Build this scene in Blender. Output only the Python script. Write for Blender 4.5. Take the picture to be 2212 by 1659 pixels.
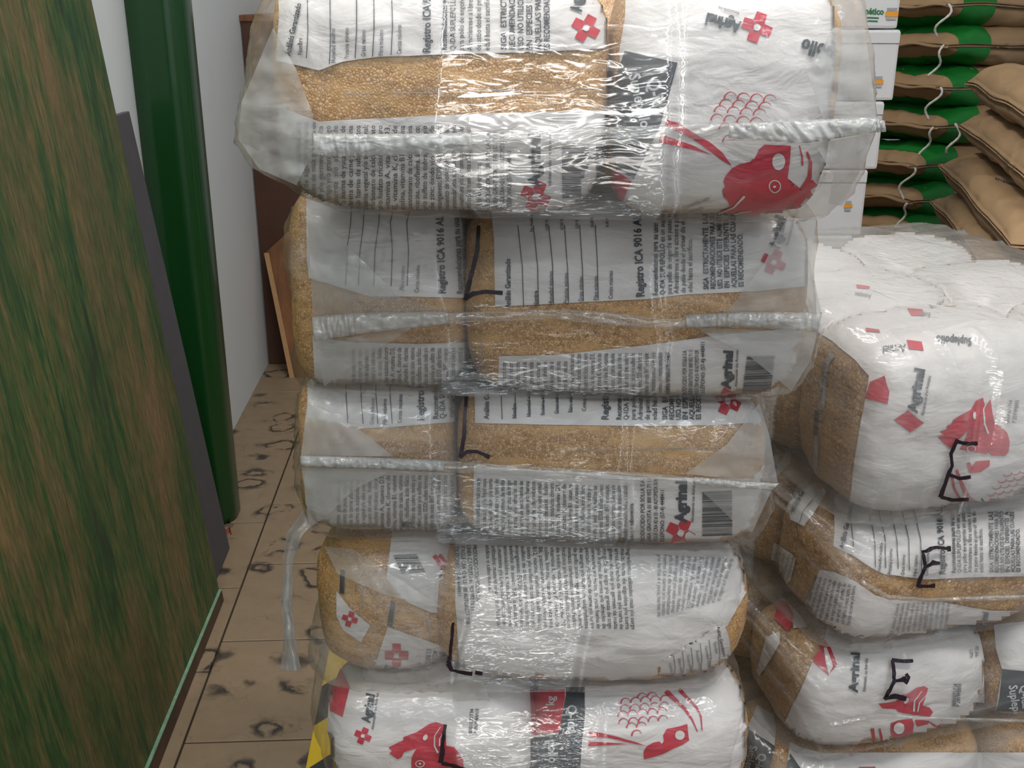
import bpy, bmesh, math, random
import numpy as np
from mathutils import Vector, Matrix, noise
from mathutils.bvhtree import BVHTree
random.seed(7)
for o in list(bpy.data.objects): bpy.data.objects.remove(o)
SC = bpy.context.scene
COL = SC.collection
# ------------------------------------------------------------------ camera, world, lamps, exposure
H, FPX, PITCH, YAW = 1.2, 2300.0, math.radians(19.84), math.radians(2.73)
cam = bpy.data.objects.new('camera', bpy.data.cameras.new('camera')); COL.objects.link(cam)
cam.data.lens = FPX/2212*36; cam.data.sensor_width = 36; cam.data.clip_start = .05
cam.location = (0, 0, H); cam.rotation_euler = (math.pi/2-PITCH, 0, 0)
SC.camera = cam
w = bpy.data.worlds.new('world'); SC.world = w; w.use_nodes = True
w.node_tree.nodes['Background'].inputs[0].default_value = (.86, .92, 1, 1)
w.node_tree.nodes['Background'].inputs[1].default_value = .40
def area(name, loc, rot, sx, sy, power, col):
    l = bpy.data.lights.new(name, 'AREA'); l.shape = 'RECTANGLE'; l.size = sx; l.size_y = sy
    l.energy = power; l.color = col
    o = bpy.data.objects.new(name, l); COL.objects.link(o); o.location = loc; o.rotation_euler = rot
    return o
area('ceiling_tube_lamp', (.05, .35, 2.75), (0, 0, math.radians(4)), 2.5, .14, 84, (1, .97, .93))
area('ceiling_tube_lamp', (.15, -1.2, 2.75), (0, 0, math.radians(4)), 2.9, .14, 56, (.9, .96, 1))
area('ceiling_tube_lamp', (-.2, 2.3, 2.85), (0, 0, math.radians(92)), 1.3, .14, 26, (1, .97, .93))  # added lamp that brightens the left wall, floor and stack sides
area('front_fill_lamp', (.5, -3.2, 1.9), (math.radians(80), 0, math.radians(8)), 5.5, 2.6, 40, (.90, .95, 1))  # added soft fill from behind the camera, no door stands there
SC.view_settings.view_transform = 'Standard'; SC.view_settings.look = 'None'
SC.view_settings.gamma = 1; SC.view_settings.use_curve_mapping = False
SC.view_settings.exposure = -0.38
SC.cycles.max_bounces = 5; SC.cycles.adaptive_threshold = .045; SC.cycles.diffuse_bounces = 2; SC.cycles.glossy_bounces = 2; SC.cycles.transmission_bounces = 3
SC.cycles.transparent_max_bounces = 14; SC.cycles.caustics_reflective = False; SC.cycles.caustics_refractive = False
# ------------------------------------------------------------------ projection helpers (photo pixels -> points on real planes)
CP, SP = math.cos(PITCH), math.sin(PITCH)
def ray(px, py):
    a, b = (px-1106)/FPX, (829.5-py)/FPX
    return Vector((a, CP+b*SP, -SP+b*CP))
CAM = Vector((0, 0, H))
def onY(px, py, Y): r = ray(px, py); return CAM + r*(Y/r.y)
def onZ(px, py, z=0.): r = ray(px, py); return CAM + r*((z-H)/r.z)
def G(gx, gy, z=0.):   # room grid frame (tiles, wall) -> world
    c, s = math.cos(YAW), math.sin(YAW); return Vector((gx*c-gy*s, gx*s+gy*c, z))
# ------------------------------------------------------------------ object helpers
def link(o): COL.objects.link(o); return o
def tag(o, label=None, cat=None, group=None, kind=None):
    if label: o['label'] = label
    if cat: o['category'] = cat
    if group: o['group'] = group
    if kind: o['kind'] = kind
    return o
def empty(name, loc, label=None, cat=None, group=None):
    o = link(bpy.data.objects.new(name, None)); o.location = loc; o.empty_display_size = .05
    return tag(o, label, cat, group)
def par(o, p):
    if p is not None:
        bpy.context.view_layer.update()
        o.parent = p; o.matrix_parent_inverse = p.matrix_world.inverted()
    return o
PW = {}
def mesh_obj(name, verts, faces, mat, parent=None, smooth=True, inv=None):
    me = bpy.data.meshes.new(name); me.from_pydata([tuple(v) for v in verts], [], faces)
    if mat: me.materials.append(mat)
    if smooth: me.polygons.foreach_set('use_smooth', [True]*len(me.polygons))
    me.update()
    o = link(bpy.data.objects.new(name, me))
    if parent is not None:
        o.parent = parent
        o.matrix_parent_inverse = WM(parent).inverted()
    return o
def WM(o):   # world matrix without a depsgraph update
    m = Matrix.LocRotScale(o.location, o.rotation_euler, o.scale)
    return m if o.parent is None else WM(o.parent) @ o.matrix_parent_inverse @ m
def bm_obj(name, bm, mat, parent=None, smooth=False):
    me = bpy.data.meshes.new(name); bm.to_mesh(me); bm.free()
    if mat: me.materials.append(mat)
    if smooth: me.polygons.foreach_set('use_smooth', [True]*len(me.polygons))
    o = link(bpy.data.objects.new(name, me))
    if parent is not None: o.parent = parent; o.matrix_parent_inverse = WM(parent).inverted()
    return o
def box_bm(sx, sy, sz, bev=.004, loc=(0, 0, 0), seg=2):
    bm = bmesh.new(); bmesh.ops.create_cube(bm, size=1)
    for v in bm.verts: v.co = Vector((v.co.x*sx, v.co.y*sy, v.co.z*sz))
    if bev: bmesh.ops.bevel(bm, geom=bm.edges[:], offset=bev, segments=seg, affect='EDGES', profile=.6)
    for v in bm.verts: v.co += Vector(loc)
    return bm
def slab(name, pts, thick, mat, parent=None, bev=.0015, nrm=None):
    """solid board from four corner points, extruded by thick along -normal"""
    bm = bmesh.new(); vs = [bm.verts.new(p) for p in pts]; f = bm.faces.new(vs); bm.normal_update()
    n = f.normal.copy() if nrm is None else Vector(nrm).normalized()
    r = bmesh.ops.extrude_face_region(bm, geom=[f])
    for v in [g for g in r['geom'] if isinstance(g, bmesh.types.BMVert)]: v.co -= n*thick
    bmesh.ops.recalc_face_normals(bm, faces=bm.faces[:])
    if bev: bmesh.ops.bevel(bm, geom=bm.edges[:], offset=bev, segments=1, affect='EDGES')
    return bm_obj(name, bm, mat, parent)
def tube(name, pts, r, mat, parent=None, seg=8, closed=False):
    vs, fs = [], []
    n = len(pts); pts = [Vector(p) for p in pts]
    for i, p in enumerate(pts):
        d = (pts[min(i+1, n-1)]-pts[max(i-1, 0)]).normalized()
        a = d.cross(Vector((0, 1, .01))).normalized(); b = d.cross(a)
        rr = r[i] if isinstance(r, (list, tuple)) else r
        for k in range(seg):
            t = 2*math.pi*k/seg; vs.append(p+a*math.cos(t)*rr+b*math.sin(t)*rr)
    for i in range(n-1):
        for k in range(seg):
            fs.append((i*seg+k, i*seg+(k+1) % seg, (i+1)*seg+(k+1) % seg, (i+1)*seg+k))
    fs += [tuple(range(seg))[::-1], tuple((n-1)*seg+k for k in range(seg))]
    return mesh_obj(name, vs, fs, mat, parent)
# ------------------------------------------------------------------ materials
def M(name):
    m = bpy.data.materials.new(name); m.use_nodes = True
    nt = m.node_tree; return m, nt, nt.nodes, nt.links, nt.nodes['Principled BSDF']
def ramp(N, stops, interp='LINEAR'):
    r = N.new('ShaderNodeValToRGB'); r.color_ramp.interpolation = interp
    e = r.color_ramp.elements
    while len(e) > 1: e.remove(e[0])
    e[0].position = stops[0][0]; e[0].color = (*stops[0][1], 1) if len(stops[0][1]) == 3 else stops[0][1]
    for p, c in stops[1:]:
        x = e.new(p); x.color = (*c, 1)
    return r
def mapped(N, L, scale=(1, 1, 1), rot=(0, 0, 0), coord='Object'):
    t = N.new('ShaderNodeTexCoord'); m = N.new('ShaderNodeMapping')
    m.inputs['Scale'].default_value = scale; m.inputs['Rotation'].default_value = rot
    L.new(t.outputs[coord], m.inputs[0]); return m.outputs[0]
def noi(N, L, vec, scale, detail=4, rough=.55, dist=0., typ=None):
    n = N.new('ShaderNodeTexNoise'); n.inputs['Scale'].default_value = scale
    if typ: n.noise_type = typ
    n.inputs['Detail'].default_value = detail; n.inputs['Roughness'].default_value = rough
    n.inputs['Distortion'].default_value = dist
    if vec is not None: L.new(vec, n.inputs['Vector'])
    return n.outputs['Fac']
def mth(N, L, op, a, b=None, clamp=False):
    n = N.new('ShaderNodeMath'); n.operation = op; n.use_clamp = clamp
    for i, v in enumerate((a, b)):
        if v is None: continue
        if isinstance(v, (int, float)): n.inputs[i].default_value = v
        else: L.new(v, n.inputs[i])
    return n.outputs[0]
def mixc(N, L, fac, a, b, mode='MIX'):
    n = N.new('ShaderNodeMix'); n.data_type = 'RGBA'; n.blend_type = mode
    for s, v in ((0, fac), (6, a), (7, b)):
        if isinstance(v, (int, float)): n.inputs[s].default_value = v
        elif isinstance(v, tuple): n.inputs[s].default_value = (*v, 1)
        else: L.new(v, n.inputs[s])
    return n.outputs[2]
def bump(N, L, P, h, strength=.3, dist=.001, prev=None):
    b = N.new('ShaderNodeBump'); b.inputs['Strength'].default_value = strength; b.inputs['Distance'].default_value = dist
    L.new(h, b.inputs['Height'])
    if prev is not None: L.new(prev, b.inputs['Normal'])
    if P is not None: L.new(b.outputs[0], P.inputs['Normal'])
    return b.outputs[0]
def plain(name, col, rough=.5, spec=.5, bumps=None, var=0.06, vs=40):
    m, nt, N, L, P = M(name)
    v = noi(N, L, mapped(N, L), vs, 5)
    c = mixc(N, L, v, tuple(x*(1-var) for x in col), tuple(min(1, x*(1+var)) for x in col))
    L.new(c, P.inputs['Base Color']); P.inputs['Roughness'].default_value = rough
    P.inputs['Specular IOR Level'].default_value = spec
    if bumps: bump(N, L, P, noi(N, L, mapped(N, L), bumps[0], 4), bumps[1], bumps[2])
    return m
# the feed (crumbled grain) seen through the clear part of the small bags
def feed_mat(name, tint=1., sc=430, big=.0):
    m, nt, N, L, P = M(name)
    vec = mapped(N, L)
    v = N.new('ShaderNodeTexVoronoi'); v.inputs['Scale'].default_value = sc; v.inputs['Randomness'].default_value = 1; L.new(vec, v.inputs[0])
    v2 = N.new('ShaderNodeTexVoronoi'); v2.feature = 'DISTANCE_TO_EDGE'; v2.inputs['Scale'].default_value = sc; L.new(vec, v2.inputs[0])
    cell = N.new('ShaderNodeSeparateColor'); L.new(v.outputs['Color'], cell.inputs[0])
    base = ramp(N, [(0, (.40*tint, .20*tint, .075*tint)), (.5, (.56*tint, .315*tint, .125*tint)), (1, (.68*tint, .42*tint, .20*tint))]); L.new(cell.outputs[0], base.inputs[0])
    dust = noi(N, L, mapped(N, L, (1, 1, 3.5)), 22, 4)
    dr = ramp(N, [(.48, (0, 0, 0)), (.68, (1, 1, 1))]); L.new(dust, dr.inputs[0])
    edge = ramp(N, [(.0, (.42, .42, .42)), (.14, (1, 1, 1))]); L.new(v2.outputs[0], edge.inputs[0])  # shade in the gaps between crumbs, painted into the colour
    c = mixc(N, L, 1., base.outputs[0], edge.outputs[0], 'MULTIPLY')
    c = mixc(N, L, dr.outputs[0], c, (.58*tint, .345*tint, .135*tint))
    L.new(c, P.inputs['Base Color']); P.inputs['Roughness'].default_value = .5
    P.inputs['Coat Weight'].default_value = .35; P.inputs['Coat Roughness'].default_value = .25
    b = bump(N, L, P, v2.outputs[0], .5, .0015)
    bump(N, L, P, noi(N, L, mapped(N, L, (1, 1, 2.4), (0, .5, 0)), 32, 3, typ='RIDGED_MULTIFRACTAL'), .25, .004, b)
    return m
def film_bag(name, col, rough=.38, var=.05, alpha_dirt=True):
    m, nt, N, L, P = M(name)
    vec = mapped(N, L)
    n1 = noi(N, L, vec, 26, 6, .6)
    c = mixc(N, L, n1, tuple(x*(1-var) for x in col), tuple(min(1, x*(1+var)) for x in col))
    L.new(c, P.inputs['Base Color']); P.inputs['Roughness'].default_value = rough
    b = bump(N, L, P, noi(N, L, mapped(N, L, (1, 1, 2.2), (0, .6, 0)), 24, 4, .5, .5), .5, .006)
    bump(N, L, P, noi(N, L, vec, 260, 3), .12, .0008, b)
    return m
MAT = {}
MAT['feed'] = feed_mat('clear_bag_over_feed_crumbs')
MAT['feed_coarse'] = feed_mat('clear_bag_over_coarse_feed', .80, 210)
MAT['white'] = film_bag('white_printed_film', (.635, .605, .595))
MAT['red'] = film_bag('red_print', (.47, .022, .045), .42)
MAT['char'] = film_bag('charcoal_print', (.028, .036, .048), .42)
MAT['ink'] = film_bag('grey_black_ink', (.045, .055, .068), .5)
MAT['inkl'] = film_bag('light_grey_ink', (.20, .21, .225), .5)
MAT['lite'] = film_bag('pale_grey_print', (.50, .52, .54), .5)
MAT['grey'] = film_bag('grey_seam_bar_and_gap_shade', (.33, .33, .34), .45)
MAT['mark'] = plain('black_marker_ink', (.012, .006, .012), .45, .4)
def wrap_mat(name, haze0=.04, haze1=.46, rot=.5, dens=1.0, attr=True):
    """thin clear polythene: see-through, painted milky haze where it stands off the bags and along creases, glossy"""
    m, nt, N, L, P = M(name)
    P.inputs['Base Color'].default_value = (.66, .67, .66, 1); P.inputs['Roughness'].default_value = .42
    P.inputs['Specular IOR Level'].default_value = .5
    tr = N.new('ShaderNodeBsdfTransparent'); tr.inputs[0].default_value = (.985, .985, .98, 1)
    gl = N.new('ShaderNodeBsdfGlossy'); gl.inputs['Roughness'].default_value = .16; gl.inputs[0].default_value = (1, 1, 1, 1)
    v1 = mapped(N, L, (3.2, 1.2, .8), (0, rot, 0)); v2 = mapped(N, L, (1, 1, 3.0), (0, rot*.5-.2, 0))
    r1 = noi(N, L, v1, 20*dens, 2, .5, .6, 'RIDGED_MULTIFRACTAL')
    r2 = noi(N, L, v2, 30*dens, 2, .55, .8)
    b = N.new('ShaderNodeBump'); b.inputs['Strength'].default_value = .22; b.inputs['Distance'].default_value = .003; L.new(r1, b.inputs['Height'])
    b2 = N.new('ShaderNodeBump'); b2.inputs['Strength'].default_value = .35; b2.inputs['Distance'].default_value = .005; L.new(r2, b2.inputs['Height']); L.new(b.outputs[0], b2.inputs['Normal'])
    b3 = b2
    L.new(b3.outputs[0], gl.inputs['Normal']); L.new(b3.outputs[0], P.inputs['Normal'])
    lw = N.new('ShaderNodeLayerWeight'); lw.inputs[0].default_value = .5; L.new(b3.outputs[0], lw.inputs[1])
    frf = mth(N, L, 'ADD', mth(N, L, 'MULTIPLY', mth(N, L, 'POWER', lw.outputs['Facing'], 4.), .5), .032)
    if attr:
        at = N.new('ShaderNodeAttribute'); at.attribute_name = 'standoff'
        hz = mth(N, L, 'MULTIPLY', at.outputs['Fac'], haze1-haze0)
        hz = mth(N, L, 'ADD', hz, haze0)
    else: hz = mth(N, L, 'ADD', haze1, 0.)
    crease = ramp(N, [(.60, (0, 0, 0)), (.95, (1, 1, 1))]); L.new(r1, crease.inputs[0])
    hz = mth(N, L, 'ADD', hz, mth(N, L, 'MULTIPLY', crease.outputs[0], .22), True)  # pale crease streaks painted in as extra haze
    blot = noi(N, L, mapped(N, L), 9, 1)
    hz = mth(N, L, 'MULTIPLY', hz, mth(N, L, 'ADD', mth(N, L, 'MULTIPLY', blot, 1.2), .4), True)
    tl = N.new('ShaderNodeBsdfTranslucent'); tl.inputs[0].default_value = (.72, .73, .72, 1)
    mt_ = N.new('ShaderNodeMixShader'); mt_.inputs[0].default_value = .4; L.new(P.outputs[0], mt_.inputs[1]); L.new(tl.outputs[0], mt_.inputs[2])
    mx = N.new('ShaderNodeMixShader'); L.new(hz, mx.inputs[0]); L.new(tr.outputs[0], mx.inputs[1]); L.new(mt_.outputs[0], mx.inputs[2])
    mx2 = N.new('ShaderNodeMixShader'); L.new(mth(N, L, 'MULTIPLY', frf, 1., True), mx2.inputs[0]); L.new(mx.outputs[0], mx2.inputs[1]); L.new(gl.outputs[0], mx2.inputs[2])
    L.new(mx2.outputs[0], N['Material Output'].inputs[0])
    return m
MAT['wrap'] = wrap_mat('clear_polythene_wrap')
MAT['wrap2'] = wrap_mat('clear_polythene_wrap_stretched', .05, .32, -.7, 1.5)
MAT['wrap3'] = wrap_mat('clear_polythene_wrap_over_dome', .16, .34, -.7, 1.5)
MAT['fold'] = wrap_mat('folded_polythene', .3, .42, .4, .6, False)
MAT['seam'] = wrap_mat('heat_seal_strip', .3, .16, .2, 1.6, False)
MAT['seamw'] = wrap_mat('doubled_heat_seal_strip', .3, .50, .2, 1.6, False)
MAT['tail'] = wrap_mat('loose_polythene_tail', .3, .30, .1, 1.5, False)
# painted board
def board_mat():
    m, nt, N, L, P = M('green_and_brown_weathered_paint')
    v = mapped(N, L, (4, 4, 1.0), (-.03, 0, 0))
    n1 = noi(N, L, v, 1.7, 8, .62, .7); n2 = noi(N, L, mapped(N, L, (24, 24, 1.3), (-.03, 0, 0)), 3, 8, .7, .4)
    n3 = noi(N, L, mapped(N, L, (2, 2, 1)), 2.4, 5, .6)
    mix = mth(N, L, 'ADD', mth(N, L, 'MULTIPLY', n1, .5), mth(N, L, 'MULTIPLY', n2, .5))
    r = ramp(N, [(.36, (.014, .034, .014)), (.43, (.018, .085, .016)), (.475, (.075, .105, .024)), (.515, (.135, .115, .038)), (.57, (.195, .135, .052)), (.64, (.23, .132, .064))])
    L.new(mix, r.inputs[0])
    gr = ramp(N, [(.40, (0, 0, 0)), (.62, (1, 1, 1))]); L.new(n3, gr.inputs[0])
    c = mixc(N, L, mth(N, L, 'MULTIPLY', gr.outputs[0], .45), r.outputs[0], (.05, .07, .018))
    fine = noi(N, L, mapped(N, L, (110, 70, 4), (-.03, 0, 0)), 3, 4, .6)
    fr = ramp(N, [(.3, (.55, .55, .55)), (.7, (1.2, 1.2, 1.2))]); L.new(fine, fr.inputs[0])
    c = mixc(N, L, 1., c, fr.outputs[0], 'MULTIPLY')
    L.new(c, P.inputs['Base Color']); P.inputs['Roughness'].default_value = .62
    bump(N, L, P, fine, .35, .002); return m
MAT['board'] = board_mat()
def pole_mat():
    m, nt, N, L, P = M('glossy_green_enamel')
    n = noi(N, L, mapped(N, L, (3, 3, .3)), 3, 3)
    L.new(mixc(N, L, n, (.002, .034, .005), (.004, .055, .008)), P.inputs['Base Color'])
    P.inputs['Roughness'].default_value = .3; P.inputs['Coat Weight'].default_value = .2
    bump(N, L, P, noi(N, L, mapped(N, L, (1, 1, .2)), 14, 3), .12, .004); return m
MAT['pole'] = pole_mat()
MAT['wall'] = plain('pale_blue_white_wall_paint', (.76, .79, .795), .7, .3, (60, .12, .002), .03, 6)
MAT['greyboard'] = plain('dark_grey_fibre_board', (.085, .08, .088), .75, .3, (200, .2, .001), .12, 25)
MAT['paintedge'] = plain('scuffed_pale_green_edge', (.17, .29, .19), .6, .3, None, .5, 60)
MAT['railwood'] = plain('dark_brown_bare_wood', (.095, .058, .035), .7, .3, (90, .3, .002), .35, 30)
MAT['dim'] = plain('dark_stained_wood', (.075, .035, .022), .6, .3, (50, .2, .002), .25, 12)
def wood_mat():
    m, nt, N, L, P = M('reddish_brown_plywood')
    n = noi(N, L, mapped(N, L, (14, 14, 1.5)), 2.2, 6, .6, .5)
    r = ramp(N, [(.3, (.10, .038, .016)), (.55, (.20, .085, .032)), (.75, (.30, .14, .06))]); L.new(n, r.inputs[0])
    L.new(r.outputs[0], P.inputs['Base Color']); P.inputs['Roughness'].default_value = .55; return m
MAT['ply'] = wood_mat()
MAT['plyedge'] = plain('pale_plywood_edge', (.42, .24, .11), .6, .3, None, .2, 60)
def tile_mat():
    m, nt, N, L, P = M('beige_tile_with_dark_stone_print')
    g = N.new('ShaderNodeTexCoord')
    geo = N.new('ShaderNodeNewGeometry')
    def P_(sc):
        mp = N.new('ShaderNodeMapping'); mp.inputs['Scale'].default_value = sc; L.new(geo.outputs['Position'], mp.inputs[0]); return mp.outputs[0]
    wn = N.new('ShaderNodeTexNoise'); wn.inputs['Scale'].default_value = 9; wn.inputs['Detail'].default_value = 4; L.new(P_((1, 1, 1)), wn.inputs['Vector'])
    add = N.new('ShaderNodeVectorMath'); add.operation = 'MULTIPLY_ADD'; L.new(wn.outputs['Color'], add.inputs[0]); add.inputs[1].default_value = (.15, .15, .0); L.new(P_((1, 1.25, 0)), add.inputs[2])
    v = N.new('ShaderNodeTexVoronoi'); v.feature = 'SMOOTH_F1'; v.inputs['Smoothness'].default_value = .15; v.inputs['Scale'].default_value = 7.6; v.inputs['Randomness'].default_value = .6; L.new(add.outputs[0], v.inputs[0])
    vd = mth(N, L, 'ADD', v.outputs['Distance'], mth(N, L, 'MULTIPLY', noi(N, L, P_((1, 1, 1)), 30, 5, .75), .20)); ring = ramp(N, [(.37, (0, 0, 0)), (.41, (1, 1, 1)), (.45, (.75, .75, .75)), (.52, (0, 0, 0))]); L.new(vd, ring.inputs[0])
    inner = ramp(N, [(.0, (.0, .0, .0)), (.44, (.9, .9, .9)), (.52, (0, 0, 0))]); L.new(v.outputs['Distance'], inner.inputs[0])
    n2 = noi(N, L, P_((1, 1, 1)), 11, 4, .6, .8)
    msk = ramp(N, [(.41, (0, 0, 0)), (.47, (1, 1, 1))]); L.new(n2, msk.inputs[0])
    n3 = noi(N, L, P_((1, 1, 1)), 34, 5, .7)
    m3 = ramp(N, [(.50, (0, 0, 0)), (.68, (1, 1, 1))]); L.new(n3, m3.inputs[0])
    base = mixc(N, L, noi(N, L, P_((1, 1, 1)), 22, 6, .7), (.18, .126, .078), (.285, .212, .136))
    c = mixc(N, L, mth(N, L, 'MULTIPLY', inner.outputs[0], mth(N, L, 'MULTIPLY', m3.outputs[0], .5)), base, (.10, .075, .06))
    c = mixc(N, L, mth(N, L, 'MULTIPLY', ring.outputs[0], msk.outputs[0], True), c, (.018, .015, .014))
    # thin veins
    vein = N.new('ShaderNodeTexVoronoi'); vein.feature = 'DISTANCE_TO_EDGE'; vein.inputs['Scale'].default_value = 7; L.new(add.outputs[0], vein.inputs[0])
    vr = ramp(N, [(.0, (.45, .45, .45)), (.012, (0, 0, 0))]); L.new(vein.outputs[0], vr.inputs[0])
    c = mixc(N, L, mth(N, L, 'MULTIPLY', vr.outputs[0], mth(N, L, 'SUBTRACT', 1., msk.outputs[0])), c, (.035, .028, .022))
    L.new(c, P.inputs['Base Color']); P.inputs['Roughness'].default_value = .45
    bump(N, L, P, n2, .12, .002); return m
MAT['tile'] = tile_mat()
MAT['grout'] = plain('dark_grout', (.05, .04, .032), .9, .2)
MAT['yellow'] = plain('yellow_floor_tape', (.62, .42, .01), .5)
MAT['black'] = plain('black_floor_tape', (.02, .02, .018), .5)
def kraft_mat(name, tint=.78):
    m, nt, N, L, P = M(name)
    n = noi(N, L, mapped(N, L), 7, 6, .6, .3)
    L.new(mixc(N, L, n, (.31*tint, .185*tint, .085*tint), (.47*tint, .31*tint, .165*tint)), P.inputs['Base Color'])
    P.inputs['Roughness'].default_value = .7
    b = bump(N, L, P, noi(N, L, mapped(N, L, (1, 1, 2.2), (.3, .4, 0)), 9, 3, .5, .6, 'RIDGED_MULTIFRACTAL'), .6, .02)
    bump(N, L, P, noi(N, L, mapped(N, L), 60, 4), .2, .002, b); return m
MAT['kraft'] = kraft_mat('brown_kraft_paper')
MAT['kraft2'] = kraft_mat('paler_kraft_paper', .86)
MAT['green'] = plain('green_printed_band', (.008, .17, .022), .5, .4, (40, .2, .004), .2, 30)
MAT['string'] = plain('white_cotton_string', (.55, .52, .47), .9, .1, (400, .5, .001))
MAT['carton'] = plain('white_coated_carton', (.62, .62, .63), .45, .4, (30, .1, .003), .03, 12)
MAT['orange'] = plain('orange_print', (.72, .30, .02), .5)
MAT['ginkt'] = plain('dark_green_ink', (.02, .16, .05), .5)
MAT['pallet'] = plain('rough_pallet_timber', (.25, .16, .09), .8, .2, (80, .3, .002), .3, 25)
MAT['wire'] = plain('red_plastic_cord', (.35, .03, .04), .4)
# ------------------------------------------------------------------ text and print laid on curved bags
_gl = {}
def glyphs(text, bold):
    k = (text, bold)
    if k not in _gl:
        c = bpy.data.curves.new('t', 'FONT'); c.body = text; c.size = 1; c.resolution_u = 2; c.fill_mode = 'FRONT'
        c.offset = .007+.02*bold
        o = bpy.data.objects.new('t', c); COL.objects.link(o)
        dg = bpy.context.evaluated_depsgraph_get(); me = o.evaluated_get(dg).to_mesh()
        vs = [(v.co.x, v.co.y) for v in me.vertices]; fs = [tuple(p.vertices) for p in me.polygons]
        o.evaluated_get(dg).to_mesh_clear(); bpy.data.objects.remove(o); bpy.data.curves.remove(c)
        wd = max([v[0] for v in vs] or [0]); _gl[k] = (vs, fs, wd)
    return _gl[k]
class Print:
    """collects flat print in photo pixels, then lays it on the given surface"""
    def __init__(s): s.v = []; s.f = []
    def add(s, vs, fs):
        n = len(s.v); s.v += vs; s.f += [tuple(i+n for i in f) for f in fs]
        if not hasattr(s, 'isl'): s.isl = []
        s.isl.append((vs, fs))
    def split(s, big=45):
        rest = Print(); out = []
        for vs, fs in getattr(s, 'isl', []):
            xs = [v[0] for v in vs]; ys = [v[1] for v in vs]
            if max(max(xs)-min(xs), max(ys)-min(ys)) >= big: p = Print(); p.add(vs, fs); out.append(p)
            else: rest.add(vs, fs)
        return out, rest
    def text(s, t, x, y, size, ang=90, sx=.82, bold=0, fit=None, bend=0.):
        vs, fs, wd = glyphs(t, bold)
        if fit: sx = fit/(wd*size)
        a = math.radians(ang); c, q = math.cos(a), math.sin(a); out = []
        for gx, gy in vs:
            gx *= size*sx; gy *= size
            gy2 = gy + bend*gx*gx
            out.append((x+gx*c-gy2*q, y-gx*q-gy2*c))
        s.add(out, fs)
    def poly(s, pts, step=9):
        bm = bmesh.new(); vs = [bm.verts.new((p[0], p[1], 0)) for p in pts]
        try: bm.faces.new(vs)
        except Exception: bm.free(); return
        bmesh.ops.triangulate(bm, faces=bm.faces[:])
        xs = [p[0] for p in pts]; ys = [p[1] for p in pts]
        for ax, lo, hi in ((0, min(xs), max(xs)), (1, min(ys), max(ys))):
            k = lo+step
            while k < hi:
                co = (k, 0, 0) if ax == 0 else (0, k, 0); no = (1, 0, 0) if ax == 0 else (0, 1, 0)
                bmesh.ops.bisect_plane(bm, geom=bm.verts[:]+bm.edges[:]+bm.faces[:], dist=1e-4, plane_co=co, plane_no=no)
                k += step
        bm.verts.index_update()
        s.add([(v.co.x, v.co.y) for v in bm.verts], [tuple(v.index for v in f.verts) for f in bm.faces]); bm.free()
    def stroke(s, pts, w0, w1=None, step=8, rough=0):
        w1 = w0 if w1 is None else w1
        P = []
        for i in range(len(pts)-1):
            a, b = Vector(pts[i]), Vector(pts[i+1]); n = max(1, int((b-a).length/step))
            P += [a.lerp(b, k/n) for k in range(n)]
        P.append(Vector(pts[-1])); n = len(P); vs = []; fs = []
        for i, p in enumerate(P):
            d = P[min(i+1, n-1)]-P[max(i-1, 0)]; d.normalize(); q = Vector((-d.y, d.x))
            ww = (w0+(w1-w0)*i/(n-1))/2
            if rough: ww *= 1+rough*(random.random()-.5)
            vs += [tuple(p+q*ww), tuple(p-q*ww)]
        for i in range(n-1): fs.append((2*i, 2*i+2, 2*i+3, 2*i+1))
        s.add(vs, fs)
    def ell(s, x, y, rx, ry, n=18, rot=0.):
        c, q = math.cos(rot), math.sin(rot)
        s.poly([(x+rx*math.cos(t)*c-ry*math.sin(t)*q, y+rx*math.cos(t)*q+ry*math.sin(t)*c) for t in [2*math.pi*k/n for k in range(n)]], 20)
    def arc(s, x, y, rx, ry, a0, a1, w0, w1=None, n=9):
        s.stroke([(x+rx*math.cos(math.radians(a0+(a1-a0)*k/n)), y+ry*math.sin(math.radians(a0+(a1-a0)*k/n))) for k in range(n+1)], w0, w1, 30)
    def lay(s, name, mat, bvh, off, parent, maxspread=.05, rim=None, lim=.06):
        if not s.v: return None
        pos = []; dist = []
        if rim == 'auto':
            hs = [bvh.ray_cast(CAM, ray(x, y).normalized())[3] for x, y in s.v[::5]]; hs = [h for h in hs if h]; rim = float(np.median(hs)) if hs else None
        for x, y in s.v:
            d = ray(x, y).normalized(); h = bvh.ray_cast(CAM, d)
            if h[0] is None:
                if rim:
                    q = bvh.find_nearest(CAM+d*rim)
                    if q[0] is not None and (q[0]-(CAM+d*rim)).length < lim: pos.append(q[0]+q[1]*off*.6); dist.append(rim); continue
                pos.append(None); dist.append(0); continue
            n = h[1] if h[1].dot(d) < 0 else -h[1]
            pos.append(h[0]+n*off-d*off*.3); dist.append(h[3])
        fs = [f for f in s.f if all(pos[i] is not None for i in f) and max(dist[i] for i in f)-min(dist[i] for i in f) < maxspread]
        if not fs: return None
        used = sorted({i for f in fs for i in f}); mp = {i: k for k, i in enumerate(used)}
        o = mesh_obj(name, [pos[i] for i in used], [tuple(mp[i] for i in f) for f in fs], MAT[mat], parent, mat in ('fold', 'white', 'red', 'char'))
        return o
def bvh_of(objs):
    V, F = [], []
    for o in objs:
        n = len(V); mw = WM(o); V += [mw @ v.co for v in o.data.vertices]; F += [tuple(i+n for i in p.vertices) for p in o.data.polygons]
    return BVHTree.FromPolygons(V, F)
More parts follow.
